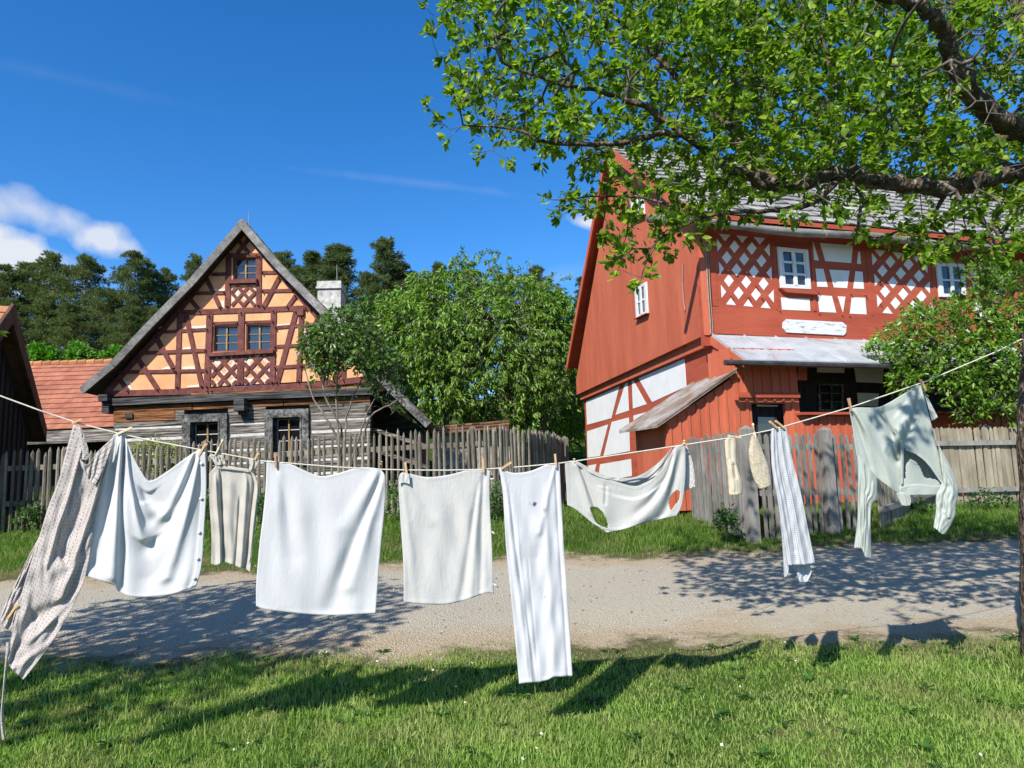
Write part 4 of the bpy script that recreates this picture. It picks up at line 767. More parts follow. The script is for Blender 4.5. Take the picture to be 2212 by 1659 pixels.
q2 = polypts([(1420, -60), (2300, -60), (2300, 430), (2000, 400), (1700, 390), (1500, 250)], 1000); att = np.concatenate([att, np.array([atY(a, b, c) for (a, b), c in zip(q2, RNG.uniform(5.2, 6.6, 1000))])])
up_ = np.stack([RNG.uniform(.2, 6.5, 800), RNG.uniform(4.4, 7.4, 800), RNG.uniform(4.6, 6.6, 800)], -1); up_ = up_[up_[:, 2] < 4.3+1.7*np.clip(up_[:, 0]/2.2, 0, 1.3)]
rt = np.stack([RNG.uniform(4.3, 7.2, 500), RNG.uniform(4.3, 7.4, 500), RNG.uniform(3.2, 5.0, 500)], -1)
extra = np.array([atY(a, b, c) for a, b, c in [(2075, 12, 3.4), (2110, 20, 3.3), (2050, 5, 3.5), (2150, -10, 3.4), (2020, -30, 3.5), (1960, -60, 3.4), (1850, -80, 3.3), (1750, -110, 3.3), (2200, 60, 3.9)]]+[np.array((RNG.uniform(1.25, 1.85), RNG.uniform(2.4, 3.1), RNG.uniform(3.75, 4.2))) for _ in range(16)]+[np.array(atY(a, b, c)) for a, b, c in [(918, 12, 4.4), (930, 68, 4.3), (948, 128, 4.4), (922, 228, 4.3), (950, 262, 4.4), (968, 300, 4.3), (1035, 330, 4.3), (1100, 350, 4.3), (1165, 352, 4.4), (1182, 430, 4.5), (1205, 468, 4.4), (1240, 452, 4.4), (1306, 505, 4.4), (1318, 560, 4.4), (1345, 585, 4.4), (1378, 612, 4.3), (1400, 590, 4.3), (1445, 548, 4.4), (1520, 520, 4.4), (1240, 362, 4.5)]])
NODE, PAR, WT, ENDS = grow(np.array(seeds), np.concatenate([att, up_, rt, extra]), .10, .16)
msk = PAR >= 0; print('apple', len(ENDS)); rad = np.clip(.0020*np.sqrt(WT), .0020, .02); rp = rad[np.maximum(PAR, 0)]
dirs = norm(NODE-NODE[np.maximum(PAR, 0)]+1e-6)
c1 = ENDS; c2 = np.where(msk & (WT <= 2) & (RNG.random(len(WT)) < .62))[0]; c3 = np.where(msk & (WT > 2) & (WT < 14) & (RNG.random(len(WT)) < .22))[0]
lb_ = []
for pts, w_ in ((limbs[1][0][1:9], 34), (limbs[0][0][1:8], 24)):
    for p in dens([(a, b, c) for a, b, c in pts], 6): lb_.append((p[0], p[1], w_))
lb_ = np.array(lb_); npx = np.array([project(p) for p in NODE]); dd_ = np.min(np.hypot(npx[:, None, 0]-lb_[None, :, 0], npx[:, None, 1]-lb_[None, :, 1])/lb_[None, :, 2], axis=1)
free = (dd_ > 1.25) | (RNG.random(len(NODE)) < .10) | (NODE[:, 1] > 5.15); free &= ~((npx[:, 0] > 2080) & (npx[:, 1] < 250) & (RNG.random(len(NODE)) < .45)); c1 = c1[free[c1]]; c2 = c2[free[c2]]; c3 = c3[free[c3]]
keepn = np.zeros(len(NODE)); keepn[c1] = 1
for i in range(len(NODE)-1, -1, -1):
    if PAR[i] >= 0 and keepn[i]: keepn[PAR[i]] = 1
mk2 = msk & (keepn > 0); link('twigs', segtubes('twigs', NODE[PAR[mk2]], NODE[mk2], np.minimum(rp, rad*1.6)[mk2], rad[mk2], 4), M['twig'], AT, True)
parts = [rosettes(NODE[c1], dirs[c1], 11, .95, .061, .60, .1, .12), rosettes(NODE[c2], dirs[c2], 9, 1.1, .059, .60, .15, .12), rosettes(NODE[c3], dirs[c3], 6, 1.3, .056, .6, .2, .1)]
Lp = [np.concatenate([p[i] for p in parts]) for i in range(5)]
link('foliage', leafmesh('apple_leaves', Lp[0], Lp[1], Lp[2], Lp[3], Lp[4], True, .16, .16), M['apple_leaf'], AT)
# ------------------------------------------------------------------ tree left of the picture: its shade lies on the track, one sprig reaches in
LT_ = thing('left_tree', 'leafy tree just left of the frame whose leaf sprig enters at the left edge', 'tree', (-4.6, 3.75, gz(-4.6, 3.75)))
tb_ = [V((-4.6, 3.75, 0)), V((-4.62, 3.78, .8)), V((-4.7, 3.85, 1.7)), V((-4.85, 4.0, 2.6)), V((-4.9, 4.2, 3.6)), V((-5.0, 4.4, 4.6))]
m = MB(); m.tube(dens(tb_, 4), [.15-.0055*i for i in range(21)], 10, False); m.build('trunk', M['bark'], LT_, True)
n = 2500; u = norm(RNG.normal(size=(n, 3)))*RNG.random((n, 1))**.4; att = np.array([-5.15, 3.5, 3.9])+u*np.array([1.9, 2.6, 1.3])
pp_ = np.array([project(a) for a in att]); att = att[pp_[:, 0] < -60]
spr = np.array([atY(-6, 722, 4.0), atY(-4, 735, 4.0), atY(-40, 730, 4.0)])
NODE, PAR, WT, ENDS = grow(np.array([np.array(p) for p in dens(tb_, 5)][9:]), np.concatenate([att, spr]), .12, .14)
msk = PAR >= 0; rad = np.clip(.0026*np.sqrt(WT), .0018, .06); rp = rad[np.maximum(PAR, 0)]
link('twigs', segtubes('twigs', NODE[PAR[msk]], NODE[msk], np.minimum(rp, rad*1.6)[msk], rad[msk], 4), M['twig'], LT_, True)
dirs = norm(NODE-NODE[np.maximum(PAR, 0)]+1e-6); c2 = np.where(msk & (WT <= 2) & (RNG.random(len(WT)) < .45))[0]
c2 = np.array([i for i in c2 if project(NODE[i])[0] < -35]); e_ = np.array([i for i in ENDS if project(NODE[i])[0] < -35])
parts = [rosettes(NODE[e_], dirs[e_], 8, 1.0, .078, .5, .1), rosettes(NODE[c2], dirs[c2], 6, 1.1, .075, .5, .1)]
sp = [np.array([atY(-8, 716, 4.0)]*2), np.array([V((1, 0, .02)), V((1, 0, -.35))], float), np.array([(0, -.6, 1.), (.1, -.7, 1.)]), np.array([.078, .07]), np.array([.03, .028])]
Lp = [np.concatenate([p[i] for p in parts]+[sp[i]]) for i in range(5)]
link('foliage', leafmesh('left_leaves', *Lp, True, .16, .2), M['apple_leaf'], LT_)
# ------------------------------------------------------------------ broad-leaved trees and shrubs
def shrub(name, label, cat, base, polys, n, yr, mat, k, ln, asp, trunk_mat, stems, spread=1.0, up=.1, drop=.0, fine=True, group=None, radk=.004, tuftp=.35, flowers=0, surf=0, wobble=.12, rmax=.05, jit=.05, bare=None, stemmb=None, clump=None):
    """polys: pixel outline of the crown; yr: (centre depth, half depth)"""
    root = thing(name, label, cat, base, group); q = polypts(polys, n)
    if clump: cc = polypts(polys, clump[0]); ci = RNG.integers(0, clump[0], n); q = cc[ci]+RNG.normal(size=(n, 2))*clump[1]; cd = (RNG.random(clump[0])*2-1)[ci]
    c = np.mean(q, 0); sd = q.std(0); e = np.clip(1-(((q-c)/(2.3*sd))**2).sum(1), .06, 1)**.5
    t = RNG.random(n)*2-1
    if clump: t = cd+RNG.normal(size=n)*.12
    t = np.where(RNG.random(n) < surf, -np.abs(t)**.3, t); y = yr[0]+t*yr[1]*e
    att = np.array([atY(a, b, d) for (a, b), d in zip(q, y)]); na = len(att); att = att if bare is None else np.concatenate([att, bare]); N, PR, W_, E = grow(np.array(stems, float), att, max(.1, ln*1.4), wobble); E0 = E
    mk = PR >= 0; rad = np.clip(radk*np.sqrt(W_), radk*.8, rmax); rp = rad[np.maximum(PR, 0)]
    st = segtubes('branches', N[PR[mk]], N[mk], np.minimum(rp, rad*1.5)[mk], rad[mk], 5)
    if stemmb: nv = len(st.vertices); vv = np.zeros(nv*3, np.float32); st.vertices.foreach_get('co', vv); ff = np.zeros(len(st.loops), np.int32); st.loops.foreach_get('vertex_index', ff); st = npmesh('branches', np.concatenate([vv.reshape(-1, 3), np.array(stemmb.v, np.float32)]), [np.concatenate([ff.reshape(-1, 4), np.array(stemmb.f)+nv])])
    link('branches', st, trunk_mat, root, True)
    d = norm(N-N[np.maximum(PR, 0)]+1e-6); ok = np.ones(len(W_), bool)
    if bare is not None: pp2 = np.array([project(p) for p in N]); ok = (pp2[:, 1] < 815) | (RNG.random(len(N)) < .12)
    E = E[ok[E]]; c2 = np.where(mk & ok & (W_ <= 2) & (RNG.random(len(W_)) < tuftp))[0]; ii = np.concatenate([E, c2])
    P_ = rosettes(N[ii], d[ii], k, spread, ln, asp, up, drop, jit); link('foliage', leafmesh('leaves', *P_, fine, .15, .2), mat, root)
    if flowers:
        fi = RNG.choice(E, flowers, replace=False); m = MB(); fv = []
        C = np.repeat(N[fi], 26, 0)+RNG.normal(size=(flowers*26, 3))*np.array([.022, .022, .05]); D = norm(RNG.normal(size=C.shape)); link('blossom', leafmesh('blossom', C, D, norm(RNG.normal(size=C.shape)), np.full(len(C), .030), np.full(len(C), .026), False), M['lilac_flower'], root)
    return root
def stem(*pts, n=5): return [np.array(p) for p in dens([np.array(p, float) for p in pts], n)]
# walnut-like tree between the houses
bx, by = atY(1035, 950, 27).x, 27; gb = gz(bx, by)
walnut = [(815, 660), (842, 635), (880, 608), (950, 600), (1000, 575), (1060, 572), (1095, 562), (1130, 590), (1190, 612), (1235, 640), (1262, 690), (1258, 780), (1262, 860), (1264, 985), (1222, 975), (1180, 925), (1110, 915), (1040, 915), (960, 905), (905, 880), (870, 850), (835, 800), (815, 740), (820, 680)]
shrub('broadleaf_tree', 'big round tree with drooping light green leaves between the two houses', 'tree', (bx, by, gb), walnut, 4300, (27.0, 2.6), M['walnut_leaf'], 8, .21, .36, M['twig'], stem((bx, by, gb), (bx+.05, by, gb+1.2), (bx-.1, by, gb+2.4), (bx+.2, by+.1, gb+4.6), n=4)[5:]+[np.array((bx, by, gb+.0))], .75, .0, .95, False, None, .006, .35, 0, .4, .12, .09, .05, None, None, (420, 15))
wt = MB(); wt.tube([V((bx, by, gb-.1)), V((bx+.05, by, gb+1.2)), V((bx-.1, by, gb+2.3))], [.2, .17, .14], 9); w_ = bpy.data.objects['broadleaf_tree']; wt.build('trunk', M['bark'], w_, True)
# dark maple behind
bx, by = atY(800, 760, 33).x, 33; gb = gz(bx, by)
shrub('broadleaf_tree', 'small dense dark green tree right behind the rendered chimney', 'tree', (bx, by, gb), [(752, 660), (790, 642), (835, 640), (880, 660), (890, 720), (870, 760), (770, 760), (745, 710)], 420, (33, 1.4), M['weed'], 7, .22, .5, M['twig'], stem((bx, by, gb), (bx, by, gb+3), (bx+.1, by, gb+6), n=4)[4:], 1.0, .1, .2, False, None, .01, .3, 0, .6)
# lilac in front of the timbered house
lx, ly = atY(738, 960, 13.6).x, 13.6; gb = gz(lx, ly); pz_ = lambda x, y, d=13.6: np.array(atY(x, y, d))
ls = []; lm = MB()
for pts in ([(738, 1040), (733, 960), (727, 880), (730, 800), (738, 740)], [(740, 1040), (728, 950), (705, 905), (672, 850), (660, 790), (668, 740)], [(742, 1040), (745, 950), (752, 890), (775, 830), (800, 780), (790, 720)], [(745, 1040), (770, 960), (790, 900), (815, 850), (840, 800)], [(740, 1040), (736, 930), (700, 850), (705, 780), (700, 710)], [(746, 1040), (782, 960), (800, 900), (850, 870), (868, 850)]):
    s = dens([pz_(x, y, 13.6+random.uniform(-.25, .25)*(i/4)) for i, (x, y) in enumerate(pts)], 5); ls += s[8:]; lm.tube([p+RNG.normal(size=3)*.008 for p in s], [.026-.018*i/len(s) for i in range(len(s))], 6, False)
lil = [(645, 745), (660, 705), (690, 690), (720, 668), (765, 668), (800, 690), (830, 720), (850, 760), (885, 810), (870, 850), (800, 830), (770, 800), (745, 780), (700, 830), (665, 790), (650, 770)]
batt = np.array([pz_(a, b, 13.6+random.uniform(-.4, .4)) for a, b in polypts([(660, 800), (700, 800), (760, 830), (850, 800), (880, 860), (850, 900), (790, 870), (700, 890), (665, 850)], 70)])
L_ = shrub('lilac_shrub', 'lilac shrub with pale blossoms and bare crooked stems behind the picket fence', 'shrub', (lx, ly, gb), lil, 600, (13.6, .75), M['lilac_leaf'], 7, .098, .62, M['lilac_stem'], ls, 1.0, .0, .55, True, None, .0032, .25, 24, .2, .25, .02, .05, batt, lm)
# glossy tree before the red farmhouse
bx, by = 9.2, 14.1; gb = gz(bx, by)
bush = [(1875, 750), (1905, 715), (1940, 690), (1975, 660), (2050, 648), (2100, 640), (2090, 585), (2120, 562), (2190, 570), (2290, 600), (2360, 700), (2370, 850), (2300, 920), (2210, 905), (2120, 905), (2075, 915), (2030, 840), (1960, 860), (1925, 855), (1915, 815), (1945, 790), (1900, 772)]
shrub('glossy_tree', 'small tree with glossy bright leaves in front of the red farmhouse', 'tree', (bx, by, gb), bush, 1700, (13.9, .65), M['bush_leaf'], 7, .118, .44, M['twig'], stem((bx, by, gb), (bx-.05, by, gb+1.0), (bx-.1, by-.05, gb+2.0), (bx+.1, by, gb+3.0), n=5)[4:]+[np.array((bx, by, gb))], .8, .25, .15, True, None, .004, .35, 0, .5, .12, .06)
# bright shrubs under the pines
for (pts, d, lab) in (([(58, 790), (70, 745), (110, 752), (130, 785), (125, 800)], 34, 'rounded bright green shrub above the shed roof beside the barn'), ([(120, 800), (145, 765), (160, 738), (190, 752), (215, 790), (210, 800)], 35, 'tallest bright green shrub in the middle above the shed roof'), ([(200, 800), (215, 768), (245, 750), (270, 755), (275, 785), (260, 800)], 36, 'bright green shrub above the shed roof by the barge board')):
    c = np.mean(pts, 0); p = atY(c[0], c[1], d); gb = gz(p.x, p.y); shrub('bright_shrub', lab, 'shrub', (p.x, p.y, gb), pts, 190, (d, 1.0), M['bright_leaf'], 8, .26, .5, M['twig'], stem((p.x, p.y, gb), (p.x, p.y, p.z-.8), n=4), 1.0, .2, 0, False, 'bright shrubs above the shed roof', .012, .4, 0, .5)
p = atY(335, 985, 14.2); gb = gz(p.x, p.y); shrub('yellow_shrub', 'yellow green shrub behind the pickets below the log wall', 'shrub', (p.x, p.y, gb), [(280, 1010), (285, 965), (330, 952), (385, 962), (395, 1005), (340, 1020)], 220, (14.2, .4), M['forsythia'], 8, .06, .5, M['twig'], stem((p.x, p.y, gb), (p.x, p.y, gb+.5), n=4), 1.0, .2)
# weeds along the fences
for (x0, x1, y0, y1, d, lab) in [(30, 100, 1095, 1130, 12.25, 'nettle clump under the fence at far left'), (110, 180, 1080, 1128, 12.2, 'taller weed clump under the fence by the apron'), (835, 900, 1020, 1110, 12.1, 'dark weed clump between the two square white cloths'), (1050, 1090, 1040, 1120, 12.2, 'dark weed clump left of the long towel'), (445, 460, 1060, 1120, 12.2, 'weed clump left of the slip'), (552, 580, 1070, 1120, 12.2, 'weed clump right of the slip'), (1548, 1590, 1105, 1132, 10.9, 'broad leafy weed at the foot of the grey post'), (2075, 2190, 1055, 1105, 12.7, 'sprawling weed below the tan slat fence'), (1965, 2010, 1075, 1120, 12.4, 'weed tuft below the shirt opening'), (1130, 1180, 905, 960, 14.2, 'leafy twig poking over the curved picket fence')]:
    c = ((x0+x1)/2, y1); p = atY(*c, d); gb = gz(p.x, p.y); root = shrub('weed_plant', lab, 'plant', (p.x, p.y, gb), [(x0, y1), (x0+4, (y0+y1)/2), ((x0+x1)/2, y0), (x1-4, (y0+y1)/2), (x1, y1)], 60 if y0 != 905 else 14, (d, .18), M['weed'] if y0 != 905 else M['bush_leaf'], 6, .07, .55, M['twig'], stem((p.x, p.y, gb), (p.x, p.y, gb+.15), n=3), 1.1, .2, .1, False, None, .003)
# ------------------------------------------------------------------ pines on the slope
def pine_data(kind, seed):
    r = np.random.default_rng(seed); H_ = 13.0; m = MB(); pts = [V((.25*math.sin(z*.35+seed), .2*math.cos(z*.3+seed), z)) for z in np.linspace(0, H_*.97, 12)]; m.tube(pts, [.19*(1-z/13.5)+.02 for z in np.linspace(0, H_, 12)], 7); C = []; A = []; br = m
    nb = 50 if kind == 'pine' else 80
    for i in range(nb):
        t = (i+r.random())/nb; z = H_*((.22+.76*t) if kind == 'pine' else (.12+.86*t)); R_ = (2.9*(1-t**1.5)**.85*r.uniform(.5, 1.15)+.25) if kind == 'pine' else (2.3*(1-t)**.85*r.uniform(.7, 1.05)+.12)
        a = i*2.4+r.uniform(-.5, .5); rise = R_*(.30 if kind == 'pine' else -.15+.5*t); k = int(min(11, max(0, z/H_*12))); p0 = pts[k]; e = V((p0.x+R_*math.cos(a), p0.y+R_*math.sin(a), z+rise)); s0 = V((p0.x, p0.y, z)); md = (s0+e)/2-V((0, 0, .12)); br.tube([s0, md, e], [.05, .035, .015], 4, False)
        for j in range(3 if kind == 'pine' else 4):
            f = (1.0, .72, .5, .3)[j]; c = np.array(s0+(e-s0)*f)+r.normal(size=3)*.16; nt = int((46 if kind == 'pine' else 26)*(1 if j == 0 else .7)); rad = np.array([.58, .58, .26]) if kind == 'pine' else np.array([.42, .42, .2]); rad = rad*(.45+.6*min(1, R_/1.6)); u = r.normal(size=(nt, 3)); u /= np.linalg.norm(u, axis=1, keepdims=True); u *= r.random((nt, 1))**.33; C.append(c+u*rad); d = u*np.array([1, 1, .6])+np.array([.35*math.cos(a), .35*math.sin(a), .55 if kind == 'pine' else .05]); A.append(d)
    C = np.concatenate(C); A = np.concatenate(A); k = 7; C2 = np.repeat(C, k, 0); A2 = np.repeat(A, k, 0)+r.normal(size=(len(C)*k, 3))*.55; L = .23*(.6+.6*r.random(len(C2)))
    tm = bpy.data.meshes.new('pine_trunk'); tm.from_pydata(m.v, [], m.f); tm.materials.append(M['pine_bark']); tm.polygons.foreach_set('use_smooth', [True]*len(tm.polygons))
    cm = leafmesh('pine_crown', C2, A2, norm(r.normal(size=C2.shape)), L, L*.17, False, .0, .0); cm.materials.append(M['pine_needle'] if kind == 'pine' else M['spruce_needle']); return tm, cm
PD = [pine_data('pine', 1), pine_data('pine', 2), pine_data('pine', 3), pine_data('spruce', 4), pine_data('spruce', 5)]
def pine(v, px, py, d, lab, wscale=1.0, rz=0, grp='pines on the slope'):
    p = atY(px, py, d); g0 = gz(p.x, p.y); s = (p.z-g0)/12.9; r = thing('pine_tree', lab, 'tree', (p.x, p.y, g0-.1), grp); r.rotation_euler.z = rz; r.scale = (s*wscale, s*wscale, s)
    for nm, me in (('trunk', PD[v][0]), ('crown', PD[v][1])): o = bpy.data.objects.new(nm, me); COL.objects.link(o); o.parent = r
GR = 'dark pine in the dense grove left of the timbered house'; GB = 'pine partly hidden deep inside the grove behind the houses'
for i, (v, px, py, d, w, lab) in enumerate([(0, 28, 574, 44, 1.15, 'pine above the barn roof at the left edge of the grove'), (1, 70, 566, 46, 1.0, 'pine second from the left in the left grove'), (2, 126, 552, 45, 1.05, 'pine with a notch of cloud to its right in the left grove'), (0, 190, 549, 43, 1.1, 'broad pine in the middle of the left grove'), (1, 296, 540, 42, .85, 'tallest slim-topped pine of the left grove'), (2, 328, 573, 43, .8, 'pine just right of the tallest in the left grove'), (0, 352, 577, 44, .75, 'rightmost pine of the left grove against open sky'),
    (1, 10, 640, 38, .9, GR), (2, 95, 640, 39, 1.1, GR), (1, 160, 655, 38, 1.1, GR), (0, 235, 620, 40, 1.1, GR), (2, 275, 650, 37.5, .95, GR), (1, 330, 660, 38, .8, GR),
    (2, 432, 556, 46, .8, 'lone pine top peeping over the left rake of the house'), (1, 604, 541, 48, .85, 'pine top peeping over the right rake of the house'), (0, 630, 566, 48, 1.0, 'low pine top just right of the rake'), (3, 677, 541, 45, 1.4, 'cone-topped conifer left of the chimney'), (4, 735, 528, 43, 1.6, 'stout dark conifer right behind the chimney'), (3, 827, 515, 44, 1.3, 'tallest thin-topped spruce right of the chimney'), (0, 876, 573, 45, 1.1, 'pine between the spruce and the walnut tree'), (1, 800, 590, 42, 1.1, 'pine left below the tallest spruce'), (4, 952, 568, 47, 1.1, 'small conifer top above the left of the round tree'), (2, 1010, 575, 47, .85, GB), (0, 915, 600, 44, .9, GB), (4, 1158, 574, 46, 1.1, 'conifer top peeping over the round tree near its crown'), (1, 1090, 590, 47, .9, GB), (3, 1255, 596, 40, 1.1, 'conifer beside the rake of the red gable'), (2, 1210, 625, 42, .8, GB), (0, 700, 600, 47, .9, GB), (2, 650, 610, 46, .9, GB)]):
    pine(v, px, py, d, lab, w, i*1.7)
# ================================================================== washing line
LPL = (V((0, 4.2, 0)), V((-.16, 1, 0)).normalized())
def lineY(px, py): return onpl(px, py, LPL)
def cat(p, n):
    p = np.array(p, float)
    if len(p) == 2: o = p
    else:
        o = []
        for i in range(len(p)-1):
            a, b, c, d = p[max(i-1, 0)], p[i], p[i+1], p[min(i+2, len(p)-1)]; al = .5
            for t in np.linspace(0, 1, 10, endpoint=False): o.append(.5*((2*b)+(-a+c)*t+(2*a-5*b+4*c-d)*t*t+(-a+3*b-3*c+d)*t**3))
        o = np.array(o+[p[-1]])
    s = np.concatenate([[0], np.cumsum(np.linalg.norm(np.diff(o, axis=0), axis=1))]); u = np.linspace(0, s[-1], n); return np.stack([np.interp(u, s, o[:, k]) for k in (0, 1)], -1)
def segd(U, Vv, f, asp):
    u0, v0, u1, v1, w0, w1, am = f; dx, dy = (u1-u0), (v1-v0)*asp; L2 = dx*dx+dy*dy; t = np.clip(((U-u0)*dx+(Vv-v0)*asp*dy)/L2, 0, 1); d = np.hypot(U-u0-t*dx, (Vv-v0)*asp-t*dy); w = w0+(w1-w0)*t; return am*np.exp(-(d/w)**2)*np.clip(t*8+.25, 0, 1)
def cloth(name, mat, T, R_, B_, L_, folds=(), nu=70, nv=90, off=0, holes=(), parent=None, bulge=0, rip=.004, seed=0, hem=True, thick=.0016, closed=False, wave=0, fs_=.52):
    T, B_, L_, R_ = cat(T, nu), cat(B_, nu), cat(L_, nv), cat(R_, nv); u = np.linspace(0, 1, nu)[None, :, None]; v = np.linspace(0, 1, nv)[:, None, None]
    P = (1-v)*T[None]+v*B_[None]+(1-u)*L_[:, None]+u*R_[:, None]-((1-u)*(1-v)*T[0]+u*(1-v)*T[-1]+(1-u)*v*B_[0]+u*v*B_[-1])
    U, Vv = np.meshgrid(np.linspace(0, 1, nu), np.linspace(0, 1, nv)); H_ = np.linalg.norm(L_[-1]-L_[0]); W_ = np.linalg.norm(B_[-1]-B_[0])+np.linalg.norm(T[-1]-T[0]); asp = H_/(W_/2+1e-6)
    D = np.zeros_like(U)
    for f in folds: D += segd(U, Vv, f, asp)*fs_
    rip = rip*min(1, W_*4.2/F/.30); r = np.random.default_rng(seed+5)
    for k in range(7): a = r.normal(0, .45); fr = r.uniform(9, 30); D += rip*np.sin((U*math.cos(a)+Vv*asp*math.sin(a)*.6)*fr+r.uniform(0, 6))/1.6*np.clip(Vv*3, .2, 1)
    if wave: D += wave[0]*np.sin(U*wave[1]+wave[2]+.9*np.sin(Vv*3))*np.clip(Vv*1.6, .12, 1)
    if hem and not bulge and nu > 40 and nv > 60: eu = np.minimum(U, 1-U)*W_/2*4.2/F; ev = np.minimum(Vv, 1-Vv)*H_*4.2/F; D += .0013*(np.minimum(eu, ev) < .019)
    if bulge: D += bulge*np.sqrt(np.clip(1-(2*U-1)**2, 0, 1))
    sc = 4.2/F
    def pts(DD): return np.array([CAM+ray(a, b)*(lambda q: (q-CAM).dot(FWD)*1.0)(lineY(a, b))*(1-(o+off)/4.2) for (a, b), o in zip(P.reshape(-1, 2), DD.ravel())])
    def mk(DD, keep):
        Vt = pts(DD); idx = np.arange(nu*nv).reshape(nv, nu); q = np.stack([idx[:-1, :-1], idx[1:, :-1], idx[1:, 1:], idx[:-1, 1:]], -1).reshape(-1, 4); return Vt, q[keep]
    cen = (P[:-1, :-1]+P[1:, 1:]).reshape(-1, 2)/2; keep = np.ones(len(cen), bool)
    for h in holes: keep &= ~inpoly(cen, h)
    Vt, q = mk(D, keep); fs = [q]
    if closed: V2, q2 = mk(-np.abs(D)*.6-.002, keep); fs = [np.concatenate([q, q2[:, ::-1]+len(Vt)])]; Vt = np.concatenate([Vt, V2])
    me = npmesh(name, Vt, fs); uv = me.uv_layers.new(name='UVMap'); uu = np.stack([U*W_/2*sc, Vv*H_*sc], -1).reshape(-1, 2)
    if closed: uu = np.concatenate([uu, uu])
    li = np.zeros(len(me.loops), np.int32); me.loops.foreach_get('vertex_index', li); uv.data.foreach_set('uv', uu[li].astype(np.float32).ravel())
    o = link(name, me, mat, parent, True); s = o.modifiers.new('thickness', 'SOLIDIFY'); s.thickness = thick; s.offset = 0
    return o
def peg(p, q, lab, kind='clip', mat='peg'):
    a, b = lineY(*p), lineY(*q); a = a-FWD*.012; b = b-FWD*.012; t = (b-a).normalized(); L = (b-a).length; mid = (a+b)/2; root = thing('clothes_peg', lab, 'clothes peg', tuple(mid), 'wooden pegs on the washing line')
    if L < .045: b = b+FWD*.05; t = (b-a).normalized(); L = (b-a).length
    n = FWD if abs(t.dot(FWD)) < .8 else UP; sd = t.cross(n).normalized(); n = sd.cross(t)
    if kind == 'dolly':
        m = MB(); ax = [a-t*.006, a, a+t*.006, a+t*.012, a+t*L*.4]; m.tube(ax, [.004, .0085, .0085, .005, .0075], 9); m.build('head', M[mat], root, True)
        for s in (-1, 1): m = MB(); m.tube([a+t*L*.4+n*.003*s, a+t*L*.7+n*.006*s, b+n*.008*s], [.0055, .005, .0035], 7); m.build('prong', M[mat], root, True)
        return root
    for s in (-1, 1):
        m = MB(); w = .0058; o0, o1 = (.0012, .0070); e = .006
        pr = [(0, o0+.005, o1+.005), (.25, o0+.003, o1+.003), (.55, o0, o1+.001), (.85, o0, o1), (1, o0+.002, o1-.002)]; vs = []; fs = []
        for (f, i0, i1) in pr:
            c = a+t*L*f; vs += [c+sd*w+n*s*i0, c-sd*w+n*s*i0, c-sd*w+n*s*i1, c+sd*w+n*s*i1]
        for k in range(len(pr)-1):
            for j in range(4): fs.append((k*4+j, k*4+(j+1) % 4, k*4+4+(j+1) % 4, k*4+4+j))
        fs += [(3, 2, 1, 0), tuple(len(vs)-4+j for j in range(4))]; m.add(vs, fs); m.build('prong', M[mat], root)
    m = MB(); c = a+t*L*.52; m.tube([c+sd*.0075*math.cos(x)*.9+n*.009*math.sin(x) for x in np.linspace(0, 6.283, 13)], .0009, 5, False); m.build('spring', M['iron'], root)
    return root
lpx = [(-620, 640), (-300, 745), (-120, 812), (0, 855), (90, 888), (168, 914), (255, 936), (328, 952), (440, 973), (535, 990), (575, 997), (627, 1001), (727, 1009), (825, 1014), (880, 1015.5), (963, 1016), (1043, 1014), (1085, 1011), (1129, 1008), (1205, 1001), (1240, 996.5), (1325, 984), (1478, 961), (1599, 942.5), (1670, 928), (1708, 917), (1837, 880), (1997, 825), (2154, 759), (2206, 733)]
lw = [lineY(*p) for p in lpx]; lw[0] = V((-4.55, 3.7, lw[0].z)) if lw[0].x < -4.4 else lw[0]
m = MB(); m.tube([lw[0]+V((-.1, .12, .0))]+lw+[V((3.98, 5.2, lw[-1].z+.03))], .0042, 7); tag(m.build('washing_line', M['rope'], None, True), 'thin pale cotton washing line sagging across the yard to the apple tree', 'washing line')
white2 = clothmat('white_cotton', (.615, .608, .605), (.645, .64, .635)); offw = clothmat('off_white_linen', (.55, .535, .505), (.60, .585, .555), .2, None, 1.5); tow = clothmat('stained_towel_linen', (.61, .605, .62), (.64, .635, .65), .22, 'stain', 1.2)
crm = clothmat('cream_cotton', (.50, .46, .40), (.55, .51, .445), .2, None, 1.4); ivory = clothmat('ivory_cotton', (.52, .51, .47), (.565, .555, .515), .22, None, 1.4); knit = clothmat('cream_knit', (.56, .47, .34), (.63, .54, .41), .12, 'knit', 2.0); sockm = clothmat('cream_stocking', (.55, .47, .34), (.61, .53, .40), .12, None, 1.5)
chk = clothmat('checked_towel', (.53, .535, .555), (.575, .58, .60), .2, 'check', 1.2); mint = clothmat('pale_mint_cotton', (.43, .465, .415), (.47, .505, .455), .2, None, 1.3); apr = clothmat('printed_apron_cotton', (.6, .6, .6), (.6, .6, .6), .15, 'apron', 1.2); aprd = clothmat('apron_border', (.10, .07, .065), (.16, .12, .11), .1, None, 1.0)
za = zz(0, 829.5, .4688); zb_ = zz(414.8, 933.1, .25); zc_ = zz(829.5, 950.5, .3333); zd = zz(1192.4, 915.9, .2656); ze = zz(1780, 777.7, .3437)
def lay(o, label, cat_, group='laundry on the line'): return tag(o, label, cat_, group)
def empt(name, label, cat_, px): return thing(name, label, cat_, tuple(lineY(*px)), 'laundry on the line')
